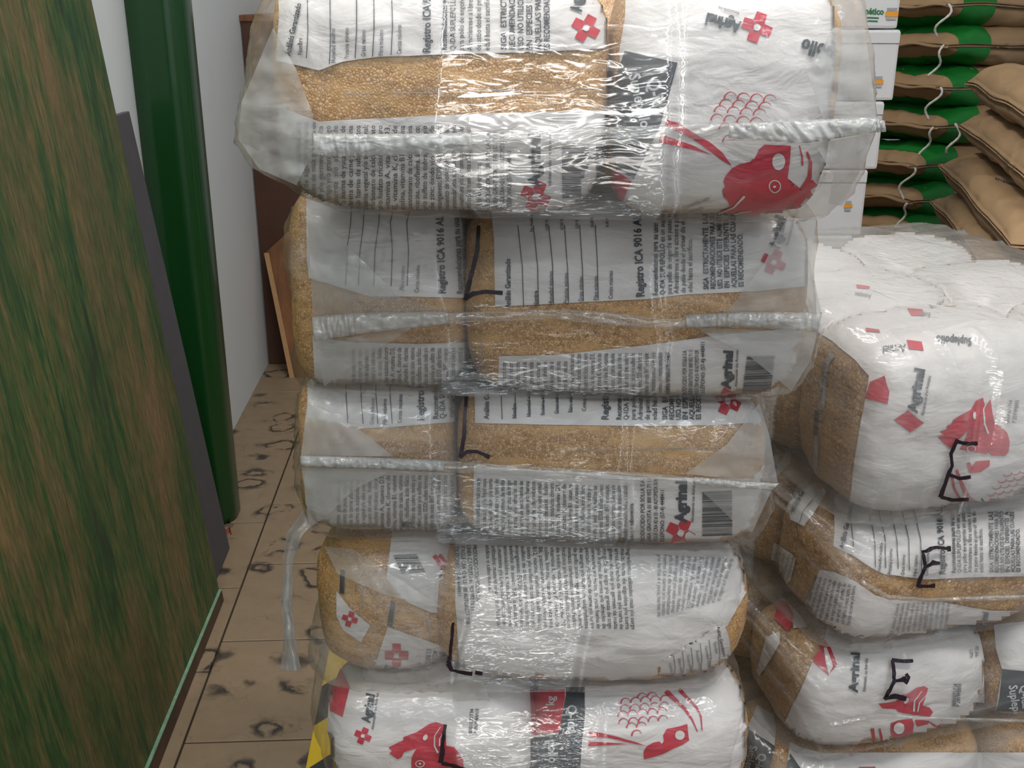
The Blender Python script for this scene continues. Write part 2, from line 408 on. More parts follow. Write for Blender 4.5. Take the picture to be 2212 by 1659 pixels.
# ------------------------------------------------------------------ pillow bags and film
def pillow(name, c, half, mat, parent, yaw=0., tilt=0., npl=6., npr=3., res=(46, 16, 26), amp=.003, seed=0, fn=None):
    """filled bag: superellipsoid with soft dents; half=(a,b,c)"""
    a, b, h = half; nu, nv, nw = res; V = {}; F = []; L = []
    def key(p): return (round(p[0], 5), round(p[1], 5), round(p[2], 5))
    def vid(p):
        k = key(p)
        if k not in V: V[k] = len(L); L.append(p)
        return V[k]
    def lin(n): return [math.sin((-1+2*i/n)*math.pi/2*.72)/math.sin(math.pi/2*.72) for i in range(n+1)]
    U, W_, Z = lin(nu), lin(nv), lin(nw)
    def quad(A, B, f):
        for i in range(len(A)-1):
            for j in range(len(B)-1):
                F.append([vid(f(A[i], B[j])), vid(f(A[i+1], B[j])), vid(f(A[i+1], B[j+1])), vid(f(A[i], B[j+1]))])
    quad(U, Z, lambda u, z: (u, -1., z)); quad(U, Z, lambda u, z: (-u, 1., z))
    quad(W_, Z, lambda u, z: (1., u, z)); quad(W_, Z, lambda u, z: (-1., -u, z))
    quad(U, W_, lambda u, z: (u, z, 1.)); quad(U, W_, lambda u, z: (-u, z, -1.))
    out = []; cy, sy = math.cos(yaw), math.sin(yaw); C = Vector(c)
    for p in L:
        x, y, z = p
        r = (abs(x)**npl+(abs(y)**npr+abs(z)**npr)**(npl/npr))**(1/npl)
        x, y, z = x/r, y/r, z/r
        q = Vector((x*a, y*b, z*h)); s = Vector((q.x*17+seed*3.1, q.y*17, q.z*17))
        d = noise.noise(s)*amp + noise.noise(s*2.7)*amp*.45 + noise.noise(Vector((s.x*1.2, s.y*3+9, s.z*6)))*amp*.35
        nn = Vector((x/a, y/b, z/h)).normalized(); q += nn*d
        if fn: q = fn(q, x, y, z)
        q = Vector((q.x*cy-q.y*sy, q.x*sy+q.y*cy, q.z)) + C
        q.z -= tilt*q.x; out.append(q)
    return mesh_obj(name, out, F, MAT[mat] if isinstance(mat, str) else mat, parent)
def ridge(p, pw=5):
    return (1-min(1, abs(noise.noise(p))*2.0))**pw
def film(name, mat, parent, z0, z1, yf, yb, left, right, tilt=0., n=5., N=420, R=54, amp=.0016, wr=None, bvh=None, yend=.55, sh=7., yaw=0., piv=None, dents=.004):
    """closed polythene sleeve; left/right give the end position X(z) as callables"""
    # plan curve resampled by arc length, unit square [-1,1]
    K = 2400; raw = []
    for k in range(K):
        t = 2*math.pi*k/K; cx, sx_ = math.cos(t), math.sin(t)
        raw.append((math.copysign(abs(cx)**(2/n), cx), math.copysign(abs(sx_)**(2/n), sx_)))
    aspect = .35; acc = [0]
    for k in range(K):
        q = raw[(k+1) % K]; acc.append(acc[-1]+math.hypot(q[0]-raw[k][0], (q[1]-raw[k][1])*aspect*(.45 if q[1] < 0 else 1.6)**-1))
    plan = []; j = 0
    for i in range(N):
        t = acc[-1]*i/N
        while acc[j+1] < t: j += 1
        plan.append(raw[j])
    V, F, WV = [], [], []
    ts = [math.sin((-1+2*i/(R))*math.pi/2*.9)/math.sin(math.pi/2*.9) for i in range(R+1)]
    for i, t in enumerate(ts):
        z = z0+(z1-z0)*(t+1)/2; s = max(.0, 1-abs(t)**sh)**(1/sh) if abs(t) < 1 else 0.
        s = max(s, .02)
        xl, xr = left(z), right(z); xm, xa = (xl+xr)/2, (xr-xl)/2
        ym, ya = (yf+yb)/2, (yb-yf)/2
        sx2 = 1-(1-s)*.25 if i not in (0, R) else .5
        for (u, v) in plan:
            x = xm+xa*u*sx2; s3 = max(0., 1-abs(t)**3)**(1/3); y = ym+v*(ya-.060*(1-s3))
            p = Vector((x, y, z)); nrm = Vector((u**3*.3, v**3, t**3*.5)); nrm = nrm.normalized() if nrm.length else Vector((0, -1, 0))
            e = abs(u)**6
            d = ridge(Vector((x*26+z*20, y*10, z*14-x*8)), 4)*amp + noise.noise(Vector((x*11, y*11, z*16)))*dents*(.4+.7*e)
            d += ridge(Vector((x*60, y*20, z*30+7)), 4)*amp*(.3+1.*e)
            wv = wr(x, y, z) if wr else 0.; d += wv; WV.append(wv)
            p += nrm*d
            p.z -= tilt*p.x
            V.append(p)
    for i in range(R):
        for k in range(N):
            F.append((i*N+k, i*N+(k+1) % N, (i+1)*N+(k+1) % N, (i+1)*N+k))
    F.append(tuple(range(N))[::-1]); F.append(tuple(R*N+k for k in range(N)))
    if piv is not None:
        m = Matrix.Translation(piv) @ Matrix.Rotation(yaw, 4, 'Z'); V = [m @ v for v in V]
    o = mesh_obj(name, V, F, MAT[mat], parent)
    at = o.data.attributes.new('standoff', 'FLOAT', 'POINT'); vals = []
    for v, wv in zip(V, WV):
        d = bvh.find_nearest(v)[3] if bvh else .0
        vals.append(min(1., max(0., (d-.011)/.034+wv*110)))  # painted haze: gap to the bags plus streaks along the folds
    at.data.foreach_set('value', vals)
    return o
def table(tab, Y):
    """(py,px) list -> callable X(z) on the vertical plane Y"""
    pts = sorted([(onY(px, py, Y).z, onY(px, py, Y).x) for py, px in tab])
    zs = [p[0] for p in pts]; xs = [p[1] for p in pts]
    return lambda z: float(np.interp(z, zs, xs))
def ribbon(name, top, bot, Y, mat, parent, wav=.002, bvh=None, off=.004):
    """thin film strip between an upper and a lower pixel polyline, standing just off the surface"""
    n = 90; m_ = 5
    def samp(pl, t):
        xs = np.linspace(0, 1, len(pl)); return (float(np.interp(t, xs, [p[0] for p in pl])), float(np.interp(t, xs, [p[1] for p in pl])))
    G_ = []; last = None
    for i in range(n+1):
        a, b = samp(top, i/n), samp(bot, i/n); row = []
        for j in range(m_+1):
            q = (a[0]+(b[0]-a[0])*j/m_, a[1]+(b[1]-a[1])*j/m_); r = ray(*q).normalized(); h = bvh.ray_cast(CAM, r) if bvh else (None,)
            d = h[3] if h[0] is not None else None
            row.append((r, d))
        G_.append(row)
    ds = np.array([[c[1] if c[1] is not None else np.nan for c in row] for row in G_])
    col = np.nanmin(ds, axis=1); idx = np.arange(n+1); ok = ~np.isnan(col)
    col = np.interp(idx, idx[ok], col[ok]) if ok.any() else np.full(n+1, Y)
    mn = np.array([col[max(0, i-6):i+7].mean() for i in idx])
    lim = np.median(col)+.02; mn = np.minimum(mn, lim)
    V, F = [], []
    for i, row in enumerate(G_):
        for j, (r, d) in enumerate(row):
            wob = wav*noise.noise(Vector((i*.35, j*.8, top[0][1])))
            V.append(CAM+r*(mn[i]-off-wob-.002*math.sin(j/m_*math.pi)))
    for i in range(n):
        for j in range(m_):
            a = i*(m_+1)+j; F.append((a, a+m_+1, a+m_+2, a+1))
    o = mesh_obj(name, V, F, MAT[mat], parent)
    md = o.modifiers.new('s', 'SOLIDIFY'); md.thickness = .0004
    return o
# ================================================================== ROOM
def struct(o, name=None): o['kind'] = 'structure'; return o
WX = -.684
floor = struct(slab('floor', [G(-1.2, -1.6, -.004), G(2.6, -1.6, -.004), G(2.6, 5.2, -.004), G(-1.2, 5.2, -.004)], .08, MAT['grout'], None, 0, (0, 0, 1)))
TS = .3065
y0 = 1.272*H - 6*TS + .004
tile_me = None
for i in range(-1, 10):
    for j in range(0, 15):
        gx = -.49+TS*(i); gy = y0+TS*j
        if gy > 4.6: continue
        if tile_me is None:
            bm = box_bm(TS-.004, TS-.004, .008, .0012, (0, 0, 0), 1)
            t = bm_obj('tile', bm, MAT['tile'], floor); tile_me = t.data
        else:
            t = link(bpy.data.objects.new('tile', tile_me)); t.parent = floor
        off = .10 if i == -1 else 0
        t.location = G(gx+TS/2, gy+TS/2+(-off), 0); t.rotation_euler = (random.uniform(-.002, .002), random.uniform(-.002, .002), YAW)
wl = struct(slab('wall_left', [G(WX, -1.6, -.02), G(WX, 5.2, -.02), G(WX, 5.2, 2.95), G(WX, -1.6, 2.95)], .1, MAT['wall'], None, 0, (1, 0, 0)))
wb = struct(slab('wall_back', [G(-1.2, 4.7, -.02), G(2.6, 4.7, -.02), G(2.6, 4.7, 2.95), G(-1.2, 4.7, 2.95)], .1, MAT['wall'], None, 0, (0, -1, 0)))
ce = struct(slab('ceiling', [G(-1.2, -1.6, 2.95), G(2.6, -1.6, 2.95), G(2.6, 5.2, 2.95), G(-1.2, 5.2, 2.95)], .1, MAT['wall'], None, 0, (0, 0, -1)))
# floor marking tape
tape = empty('floor_marking_tape', G(-.235, 1., 0), 'yellow and black striped hazard tape stuck on the tiles beside the tall bag stack', 'floor tape')
TX0, TX1 = -.272, -.195
def tape_piece(gy, wdt, mat, nm):
    s = .16
    return slab(nm, [G(TX0, gy, .0048), G(TX1, gy+s*.5, .0048), G(TX1, gy+s*.5+wdt, .0048), G(TX0, gy+wdt, .0048)], .0006, MAT[mat], tape, 0, (0, 0, 1))
g = onZ(637, 1656).y + .0
k = 0; gy = g-.115*7
while gy < 1.9:
    tape_piece(gy, .115, 'yellow' if k % 2 == 1 else 'black', 'yellow_stripe' if k % 2 == 1 else 'black_stripe'); gy += .115; k += 1
# green steel column
pb = onZ(506, 1096); cgy = 2.40
col = empty('steel_column', G(-.628, cgy, 0), 'glossy dark green steel column standing against the white left wall', 'column')
def ring_col():
    vs, fs = [], []; n = 48
    for z in (0, .02, .5, 1, 1.6, 2.2, 2.94):
        for k in range(n):
            t = 2*math.pi*k/n; c, s = math.cos(t), math.sin(t)
            x = math.copysign(abs(c)**(2/3.2), c)*.066; y = math.copysign(abs(s)**(2/3.2), s)*.060
            if abs(x) < .012 and y < 0: y += .004
            vs.append(G(-.628+x, cgy+y, z))
    for i in range(6):
        for k in range(n): fs.append((i*n+k, i*n+(k+1) % n, (i+1)*n+(k+1) % n, (i+1)*n+k))
    fs.append(tuple(range(n))[::-1]); fs.append(tuple(6*n+k for k in range(n)))
    return mesh_obj('tube', vs, fs, MAT['pole'], col)
ring_col()
bm = bmesh.new(); bmesh.ops.create_icosphere(bm, subdivisions=2, radius=.006)
for v in bm.verts: v.co = Vector((v.co.x, v.co.y*.3, v.co.z*1.3))+onY(475, 916, 2.33)
bm_obj('paint_chip', bm, MAT['lite'], col, True)
# painted board leaning on the wall
def leaning(name, gy0, gy1, gx0, gxtop, ztop, thick, mat, label, cat, top_shift=0.):
    r = empty(name, G(gx0, (gy0+gy1)/2, 0), label, cat)
    o = slab('panel', [G(gx0, gy0, .004), G(gx0, gy1, .004), G(gxtop, gy1+top_shift, ztop), G(gxtop, gy0+top_shift, ztop)], thick, MAT[mat], r, .0015)
    return r, o
def toG(p): return p.x*math.cos(YAW)+p.y*math.sin(YAW), p.y*math.cos(YAW)-p.x*math.sin(YAW)
gx0, gy1 = toG(onZ(479, 1300)); gxm, _ = toG(onY(200, 0, onZ(479, 1300).y)); ZB = 1.2*(WX+.005-gx0)/(gxm-gx0)*.96; GXT = gx0+(gxm-gx0)*ZB/1.2
print('BOARD', gx0, gy1, gxm, ZB, toG(onZ(355, 1659)))
br, bo = leaning('painted_board', -.2, gy1, gx0, GXT, ZB, .018, 'board', 'large weathered plywood board in green and brown paint leaning on the left wall', 'board')
def onboard(gy, z): t = z/ZB; return G(gx0+(GXT-gx0)*t, gy, z)
nb = Vector(G(1, 0, (gx0-GXT)/ZB)).normalized()
slab('bottom_rail', [onboard(-.2, .004)+nb*.006, onboard(gy1-.002, .004)+nb*.006, onboard(gy1-.002, .030)+nb*.006, onboard(-.2, .046)+nb*.006], .0055, MAT['railwood'], br, .001, nb)
slab('paint_edge', [onboard(-.2, .0465)+nb*.007, onboard(gy1-.004, .0305)+nb*.007, onboard(gy1-.004, .034)+nb*.007, onboard(-.2, .054)+nb*.007], .0065, MAT['paintedge'], br, .001, nb)
# grey board behind it
fb = onZ(497, 1188); gyb = toG(fb)[1]
gxb = fb.x*math.cos(YAW)+fb.y*math.sin(YAW)
tp = onY(281, 239, fb.y)
gxt = tp.x*math.cos(YAW)+tp.y*math.sin(YAW)
leaning('grey_board', 1.0, gyb, gxb, max(gxt, WX+.022), tp.z, .014, 'greyboard', 'dark grey narrow board leaning between the painted board and the green column', 'board')
tube('red_cord', [onZ(494, 1185)+Vector((0, 0, .006)), onZ(489, 1172)+Vector((0, 0, .012)), onZ(490, 1158)+Vector((0, 0, .016)), onZ(496, 1150)+Vector((0, 0, .012)), onZ(500, 1158)+Vector((0, 0, .006))], .0022, MAT['wire'])
tag(bpy.data.objects['red_cord'], 'small loop of red cord on the floor at the foot of the grey board', 'cord')
# dark wooden rack behind the stack, and plywood sheet
fr_ = onZ(582, 779)
Yr = fr_.y-.05
a0, a1 = onY(534, 32, Yr), onY(580, 775, Yr)
xr = a1.x+.004
rk = empty('wooden_rack', (xr+.25, Yr, 0), 'dark brown wooden rack side standing far back against the left wall', 'rack')
slab('side_board', [Vector((a1.x, Yr, 0.004)), Vector((a1.x+.42, Yr, .004)), Vector((a1.x+.42, Yr, a0.z)), Vector((a1.x, Yr, a0.z))], .022, MAT['dim'], rk, .002, (0, -1, 0))
slab('top_board', [Vector((a1.x-.004, Yr-.005, a0.z)), Vector((a1.x+.45, Yr-.005, a0.z)), Vector((a1.x+.45, Yr+.40, a0.z)), Vector((a1.x-.004, Yr+.40, a0.z))], .02, MAT['ply'], rk, .002, (0, 0, 1))
Yp = Yr-.14
q = [onY(626, 785, Yp), onY(700, 785, Yp), onY(690, 440, Yp+.09), onY(573, 546, Yp+.09)]
q[0].z = .004; q[1].z = .004
ps = slab('plywood_sheet', q, .016, MAT['ply'], None, .001, (0, -1, .25)); tag(ps, 'reddish brown plywood sheet leaning in the gap behind the tall bag stack', 'board')
e0, e1 = q[0], q[3]
slab('pale_edge', [e0+Vector((-.004, -.003, 0)), e0+Vector((.012, -.003, 0)), e1+Vector((.012, -.003, 0)), e1+Vector((-.004, -.003, 0))], .012, MAT['plyedge'], ps, 0, (0, -1, .25))
# ================================================================== FEED BUNDLES
BL = ('Análisis Garantizado', ['Nombre', 'Humedad máximo', 'Proteína mínimo', 'Grasa mínimo', 'Fibra máximo', 'Ceniza máximo'])
REC = ['Recomendaciones para su uso:', 'Q-IDA SUPLEPOLLO es un suplemento', 'para pollo de engorde en pastoreo.', 'Adminístrese a libre acceso a pollos', 'de patio desde el primer día de', 'edad hasta el sacrificio.']
SIGA = ['SIGA  ESTRICTAMENTE  LAS', 'RECOMENDACIONES PARA SU', 'USO. NO UTILICE ESTE ALIMENTO', 'EN  ESPECIES  DIFERENTES  A', 'AQUELLAS PARA LAS CUALES', 'ES RECOMENDADO.']
ING = ['Ingredientes utilizados: maíz y/o sorgo', 'torta de soya y/o frijol soya', 'torta de algodón y/o torta', 'afrecho de maíz y/o torta de', 'maíz y/o germen de malta', 'de trigo y/o granza de trigo', 'de arroz  y/o  afrecho  de', 'y/o harina de yuca; harina de', 'harina de carne y/o harina', 'y/o harina de subproductos', 'aceite vegetal y/o sebo animal;', 'carbonato de calcio;  fosfato', 'y/o fosfato tricálcico; cloruro', 'vitamina A, vitamina D3,', 'E, vitamina K, cloruro de', 'colina, vitamina B1, vitamina', 'pantotenato de calcio, vitamina', 'niacina, riboflavina, ácido fólico;', 'y/o sulfato de cobre; óxido y/o', 'de zinc; óxido y/o sulfato de', 'manganeso; EDDI; sulfato ferroso;', 'selenito de sodio; BHT o etoxiquín;', 'aminoácidos sintéticos: L-lisina y/o', 'L-metionina y/o L-treonina; anticoccidiales', 'utilizados: monensina sódica o lasalocid', 'sódico o salinomicina.']
PRO = ['PRODUCIDO POR SOLLA S.A.', 'LÍNEA GRATUITA 01 800 052 71 11', 'ITAGÜÍ CRA 42 # 33 - 80 AUTOPISTA SUR', 'TELÉFONO: (57-4) 4448411']
def lines(P, ls, x, y, dx, size, ang=90, bold=0, fit=None, dy=0., first_bold=False, lean=0., sx=.8):
    a = math.radians(ang)
    for i, t in enumerate(ls):
        P.text(t, x+dx*i*math.sin(a), y+dx*i*math.cos(a)+dy*i, size, ang+lean*i, sx, bold if not (first_bold and i == 0) else 1, fit if (fit and i < len(ls)-1 and (not first_bold or i)) else None)
def logo(R, W, x, y, s, rot=0.):
    c, q = math.cos(rot), math.sin(rot)
    tr = lambda pts: [(x+(u*c-v*q)*s, y+(u*q+v*c)*s) for u, v in pts]
    for k in range(4):
        a = math.pi/2*k
        base = [(-.30, -1.02), (.30, -1.02), (.62, -.30), (.30, -.33), (0, -.44), (-.30, -.33), (-.60, -.36)]
        base = [(-.37, -1.04), (.37, -1.04), (.40, -.42), (.16, -.22), (-.16, -.22), (-.40, -.42)]
        R.poly(tr([(u*math.cos(a)-v*math.sin(a), u*math.sin(a)+v*math.cos(a)) for u, v in base]), 30)
    W.ell(x, y, .24*s, .24*s)
def barcode(P, x, y, h, wd, digits=None, skew=0., seed=1):
    rnd = random.Random(seed); k = 0
    while k < h:
        t = rnd.choice([1.2, 1.2, 2.2, 3.2]); gp = rnd.choice([1.3, 1.3, 2.2])
        if k+t > h: break
        P.poly([(x+skew*k, y+k), (x+wd+skew*k, y+k-2), (x+wd+skew*k, y+k+t-2), (x+skew*k, y+k+t)], 40); k += t+gp
class Bag:
    lim = .06; ms = .10; k0 = 1.
    rim = 'auto'
    def __init__(s, obj): s.o = obj; s.b = bvh_of([obj]); s.w, s.w2, s.r, s.c, s.k, s.kl, s.l, s.g = [Print() for _ in range(8)]
    def done(s):
        for P, nm, mt, of in ((s.g, 'seam_and_gap_shade', 'grey', .0008), (s.w, 'printed_panel', 'white', .0011), (s.c, 'charcoal_label', 'char', .0016), (s.r, 'red_print', 'red', .0017), (s.w2, 'white_print_detail', 'white', .0022), (s.l, 'pale_lettering', 'lite', .0022), (s.kl, 'faint_lettering', 'inkl', .0020), (s.k, 'lettering', 'ink', .0021)):  # white details are plain print: eyes, logo hubs, fine strokes
            if mt in ('white', 'red', 'char', 'grey'):
                one, P = P.split()
                for q in one: q.lay(nm, mt, s.b, of*s.k0, s.o, s.ms, s.rim, s.lim)
            o = P.lay(nm, mt, s.b, of*s.k0, s.o)
            if o and len(P.isl) > 1: o['kind'] = 'stuff'
bundles = []
def bundle(label, loc, group='feed bag bundles'): 
    r = empty('feed_bag_bundle', loc, label, 'feed bundle', group); bundles.append(r); return r
MAIN = 'wrapped feed bundles in the tall front stack'
def front_bag(root, px0, px1, pyref, Yf, b, z0, z1, mat='feed', tilt=0., seed=0, n=6, npr=3., yaw=0., amp=.003, fn=None):
    x0, x1 = onY(px0, pyref, Yf+.01).x, onY(px1, pyref, Yf+.01).x
    return pillow('inner_bag', ((x0+x1)/2, Yf+b, (z0+z1)/2+tilt*0), ((x1-x0)/2, b, (z1-z0)/2), mat, root, yaw, tilt, n, npr, (50, 10, 34), amp, seed, fn)
def back_rows(root, xs, Y0, rows, step, z0, z1, tilt=0., seed=5, mat='feed'):
    for r in range(rows):
        for i in range(len(xs)-1):
            o = pillow('inner_bag', ((xs[i]+xs[i+1])/2, Y0+step*(r+.5), (z0+z1)/2), ((xs[i+1]-xs[i])/2-.001, step/2+.002, (z1-z0)/2-.002), mat, root, 0, tilt, 6, 3, (20, 8, 14), .003, seed+r*3+i)
# ---------------------------------------------------------------- bundle 1 (top)
Z = [1.222, 1.045, .868, .716, .555, .405, .262, .122]
T1, T2, T3, T4, T5 = .018, .018, .030, 0., 0.
b1 = bundle('topmost bundle of the tall front stack, red hen and dark label on its right half', (.0, .93, Z[1]), MAIN)
Y1 = .772
bagA = Bag(front_bag(b1, 580, 1318, 240, Y1, .055, Z[1]+.002, Z[0], tilt=T1, seed=1, n=5, npr=2.9))
bagB = Bag(front_bag(b1, 1322, 1812, 240, Y1+.004, .055, Z[1]+.002, Z[0], tilt=T1, seed=2, n=5, npr=2.9))
back_rows(b1, [-.195, .05, .27], Y1+.115, 2, .105, Z[1]+.004, Z[0]-.004, T1)
B = bagA
B.w.poly([(600, -220), (605, 40), (598, 131), (640, 140), (690, 152), (740, 134), (820, 122), (900, 120), (1100, 114), (1322, 104), (1322, -220)])
B.w.poly([(590, 225), (690, 262), (760, 258), (1000, 246), (1322, 237), (1322, 520), (640, 520), (590, 420)])
B.k.text('Análisis Garantizado', 630, 120, 17, 78, .8, 1)
for i, (x, y) in enumerate([(664, 125), (713, 139), (769, 125), (806, 122), (845, 118)]):
    B.k.stroke([(x, y), (x+3, y-60), (x+1, y-200)], 2.0)
for t, x, y in (('Nombre', 655, 118), ('Humedad máximo', 726, 137), ('Proteína mínimo', 755, 128), ('Grasa mínimo', 791, 122), ('Fibra máximo', 828, 120), ('Ceniza máximo', 867, 117)):
    B.k.text(t, x, y, 14, 90, .72)
B.k.text('Registro ICA 9016 AL', 930, 115, 24, 90, .80, 1)
lines(B.k, REC, 965, 110, 18.6, 17, 90, 0, None, first_bold=True, sx=.78)
lines(B.k, SIGA, 1094, 108, 18.5, 18, 90, .8, 215, sx=.78)
logo(B.r, B.w2, 1263, 62, 28, .5); B.k.text('Agrinal', 1253, 27, 32, 88, .78, 2)
INB = ING[1:]
for i, t in enumerate(INB[:-1]):
    x = 652+i*15.9
    (B.k if i > 5 else B.kl).text(t, x, 448-min(0, (i-8)*-1)*0-(8 if i < 3 else 0), 16.5, 90, .8, 0, 178 if i < 22 else 175)
B.k.text(INB[-1], 652+24*15.9+6, 452, 16, 90, .72)
lines(B.k, PRO, 1059, 449, 15.2, 13.5, 90, .3, 165)
logo(B.r, B.w2, 1157, 420, 30, .42)
B.k.text('Agrinal', 1165, 400, 35, 90, .76, 2.2, fit=112); B.k.text('Alimentando sus Animales', 1190, 398, 11, 90, .8, .2, 112)
barcode(B.k, 1213, 312, 112, 88, seed=4); B.k.text('7 707212 150618', 1305, 428, 15, 90, .9, .5, 118)
B.g.poly([(1310, 122), (1322, 122), (1322, 245), (1308, 245)])  # dark gap between the two bags, its shade painted as a strip
B.g.stroke([(745, 203), (900, 200), (1310, 190)], 1.5)
B.done()
B = bagB
B.w.poly([(1362, -220), (1352, 40), (1340, 112), (1352, 230), (1336, 380), (1322, 520), (1900, 520), (1900, -220)])
B.c.poly([(1352, 110), (1463, 136), (1425, 275), (1371, 383), (1334, 365), (1324, 315), (1324, 230), (1336, 160)])
B.r.poly([(1330, 365), (1366, 388), (1344, 440), (1322, 425)])
B.l.text('Q-ida', 1396, 172, 42, -76, .8, .8); B.l.text('Suplepollo', 1361, 162, 33, -78, .85, .8)
B.k.text('Agrinal', 1600, 49, 33, 166, .80, 2.2); B.k.text('Alimentando sus', 1597, 28, 10, 166, .7)
logo(B.r, B.w2, 1634, 60, 31, .35)
B.k.text('Suplepollo', 1868, 124, 42, 164, .80, 1.6)
s2 = 2.765; T_ = lambda pts, ox=1150, oy=0, s=s2: [(ox+x/s, oy+y/s) for x, y in pts]
B.r.poly(T_([(805, 715), (790, 745), (850, 775), (960, 830), (1060, 900), (1130, 955), (1190, 988), (1130, 905), (1060, 850), (960, 790), (870, 735)]))
B.r.poly(T_([(765, 800), (755, 845), (830, 862), (900, 878), (1070, 920), (960, 868), (850, 828)]))
B.r.poly(T_([(1385, 862), (1540, 868), (1535, 960), (1522, 1060), (1500, 1120), (1440, 1180), (1385, 1222), (1450, 1217), (1540, 1170), (1600, 1125), (1630, 1070), (1665, 1068), (1692, 1100), (1650, 1130), (1680, 1155), (1625, 1175), (1590, 1225), (1540, 1262), (1490, 1285), (1300, 1270), (1110, 1258), (1180, 1225), (1165, 1190), (1142, 1170), (1155, 1150), (1130, 1130), (1152, 1105), (1138, 1080), (1155, 1040), (1190, 1000), (1240, 975), (1300, 962), (1312, 1000), (1325, 1035), (1337, 1000), (1335, 930), (1350, 890)]))
B.w2.ell(1150+1467/s2, 960/s2, 14, 18); B.w2.arc(1150+1445/s2, 1105/s2, 12, 12, 0, 360, 2.2, n=20); B.w2.ell(1150+1443/s2, 1108/s2, 3, 2.5)
B.r.stroke(T_([(1590, 868), (1606, 930), (1608, 985)]), 2, 5); B.r.stroke(T_([(1635, 905), (1655, 970), (1650, 1050), (1610, 1120), (1560, 1180)]), 5, 12)
B.w2.stroke(T_([(1110, 1262), (1200, 1225), (1265, 1160)]), 1, 5); B.w2.stroke(T_([(1180, 1275), (1240, 1255), (1310, 1245)]), 3, 1)
B.r.stroke(T_([(1560, 1280), (1660, 1230), (1740, 1150)]), 2, 7)
def comb(P, rows, s, w0=1.6, w1=4.):
    for (x, y, rx, ry) in rows: P.arc(x, y, rx, ry, 185, 285, w1*.9, w0, 8); P.arc(x, y, rx, ry, 285, 335, w0, 1.0, 5)
rws = []
for r, (cx, cy, nn) in enumerate([(1150, 590, 4), (1122, 632, 4), (1090, 672, 4), (1070, 722, 4), (1118, 775, 2), (1140, 850, 1)]):
    for k in range(nn): rws.append((1150+(cx+32+k*78)/s2, (cy+k*6)/s2, 14, 15 if r < 5 else 16))
comb(B.r, rws, 1)
B.kl.text('Contenido neto', 1476, 450, 12, 22, .8); B.kl.text('empacado', 1488, 460, 11, 22, .8)
B.done()
fl = table([(-100, 600), (0, 562), (60, 545), (150, 535), (240, 514), (310, 508), (360, 538), (400, 610), (450, 660), (480, 680)], Y1+.04)
fr = table([(-100, 1840), (0, 1868), (100, 1880), (250, 1893), (290, 1885), (350, 1868), (450, 1815), (480, 1790)], Y1+.04)
def fan(cx, cz, freq, amp, r0=.02, r1=.25, pw=4):
    amp *= .55
    def f(x, y, z):
        dx, dz = x-cx, z-cz; r = math.hypot(dx, dz)
        if r > r1: return 0.
        return ridge(Vector((math.atan2(dz, dx)*freq, r*5, y*4)), pw)*amp*min(1, r/r0)*(1-r/r1)
    return f
def both(*fs): return lambda x, y, z: sum(f(x, y, z) for f in fs)
p1 = onY(1890, 265, Y1+.05); p2 = onY(690, 255, Y1+.02); p3 = onY(1640, 150, Y1)
BV = bvh_of([c for c in b1.children if c.name.startswith('inner_bag')])
film('film_wrap', 'wrap', b1, Z[1]-.002, Z[0]+.006, Y1-.008, Y1+.34, fl, fr, T1, 9, bvh=BV, wr=both(fan(p1.x, p1.z, 7, .006), fan(p2.x, p2.z, 6, .006, r1=.17), fan(p3.x, p3.z, 8, .002, r1=.12)))
w1 = [c for c in b1.children if c.name.startswith('film_wrap')][0]; WB1 = bvh_of([w1])
ribbon('seal_strip', [(676, 291), (900, 291), (1200, 279), (1500, 268), (1700, 262), (1890, 254), (1911, 262)], [(676, 338), (1000, 330), (1200, 322), (1400, 309), (1500, 300), (1740, 308), (1890, 285), (1912, 284)], Y1-.01, 'seam', b1, .004, WB1, .004)
ribbon('seal_strip_end', [(676, 289), (800, 290), (1020, 288)], [(677, 339), (800, 336), (1020, 329)], Y1-.01, 'seamw', b1, .003, WB1, .0055)
ribbon('seal_strip_end', [(1575, 268), (1700, 262), (1890, 253), (1912, 262)], [(1575, 298), (1740, 309), (1880, 287), (1913, 284)], Y1-.01, 'seamw', b1, .006, WB1, .006)
# ---------------------------------------------------------------- bundles 2 and 3
def analysis(B, x0, y0, sp, bot, hgt, sz, nm=6, start=0, hd=True, bend=0):
    if hd: B.k.text('Análisis Garantizado', x0, y0, sz*1.18, 90, .80, 1)
    for i in range(start, nm):
        x = x0+28+sp*(i); t = BL[1][i]
        B.k.stroke([(x, bot-i*3), (x-2, bot-hgt*.5), (x-12+i, bot-hgt-4)], 1.7)
        B.k.text(t, x+31, bot-i*3-2, sz, 90, .72, 1 if i == 0 else 0)
b2 = bundle('second bundle down the tall front stack, black L on its upper grain window', (.0, 1.0, Z[2]), MAIN)
Y2 = .862
bagL = Bag(front_bag(b2, 622, 1008, 650, Y2+.012, .05, Z[2], Z[1], tilt=T2, seed=3)); bagR = Bag(front_bag(b2, 1005, 1752, 650, Y2, .055, Z[2], Z[1], tilt=T2, seed=4))
back_rows(b2, [-.205, .02, .255], Y2+.112, 2, .105, Z[2]+.004, Z[1]-.004, T2, 9)
B = bagL
B.w.poly([(662, 380), (664, 560), (668, 600), (800, 640), (900, 640), (1018, 644), (1012, 560), (990, 460), (1000, 380)])
B.w.poly([(676, 725), (760, 738), (900, 742), (1024, 738), (1040, 900), (684, 900)])
for x in (752, 780, 813, 850, 885): B.k.stroke([(x-5, 616), (x-2, 540), (x+6 if x < 840 else x-6, 480), (x+10, 420)], 1.8)
B.kl.text('Fibra máximo', 873, 626, 13, 88, .74); B.k.text('Ceniza máximo', 905, 632, 13, 88, .74)
B.k.text('Registro ICA 9016 AL', 962, 634, 22, 92, .84, 1)
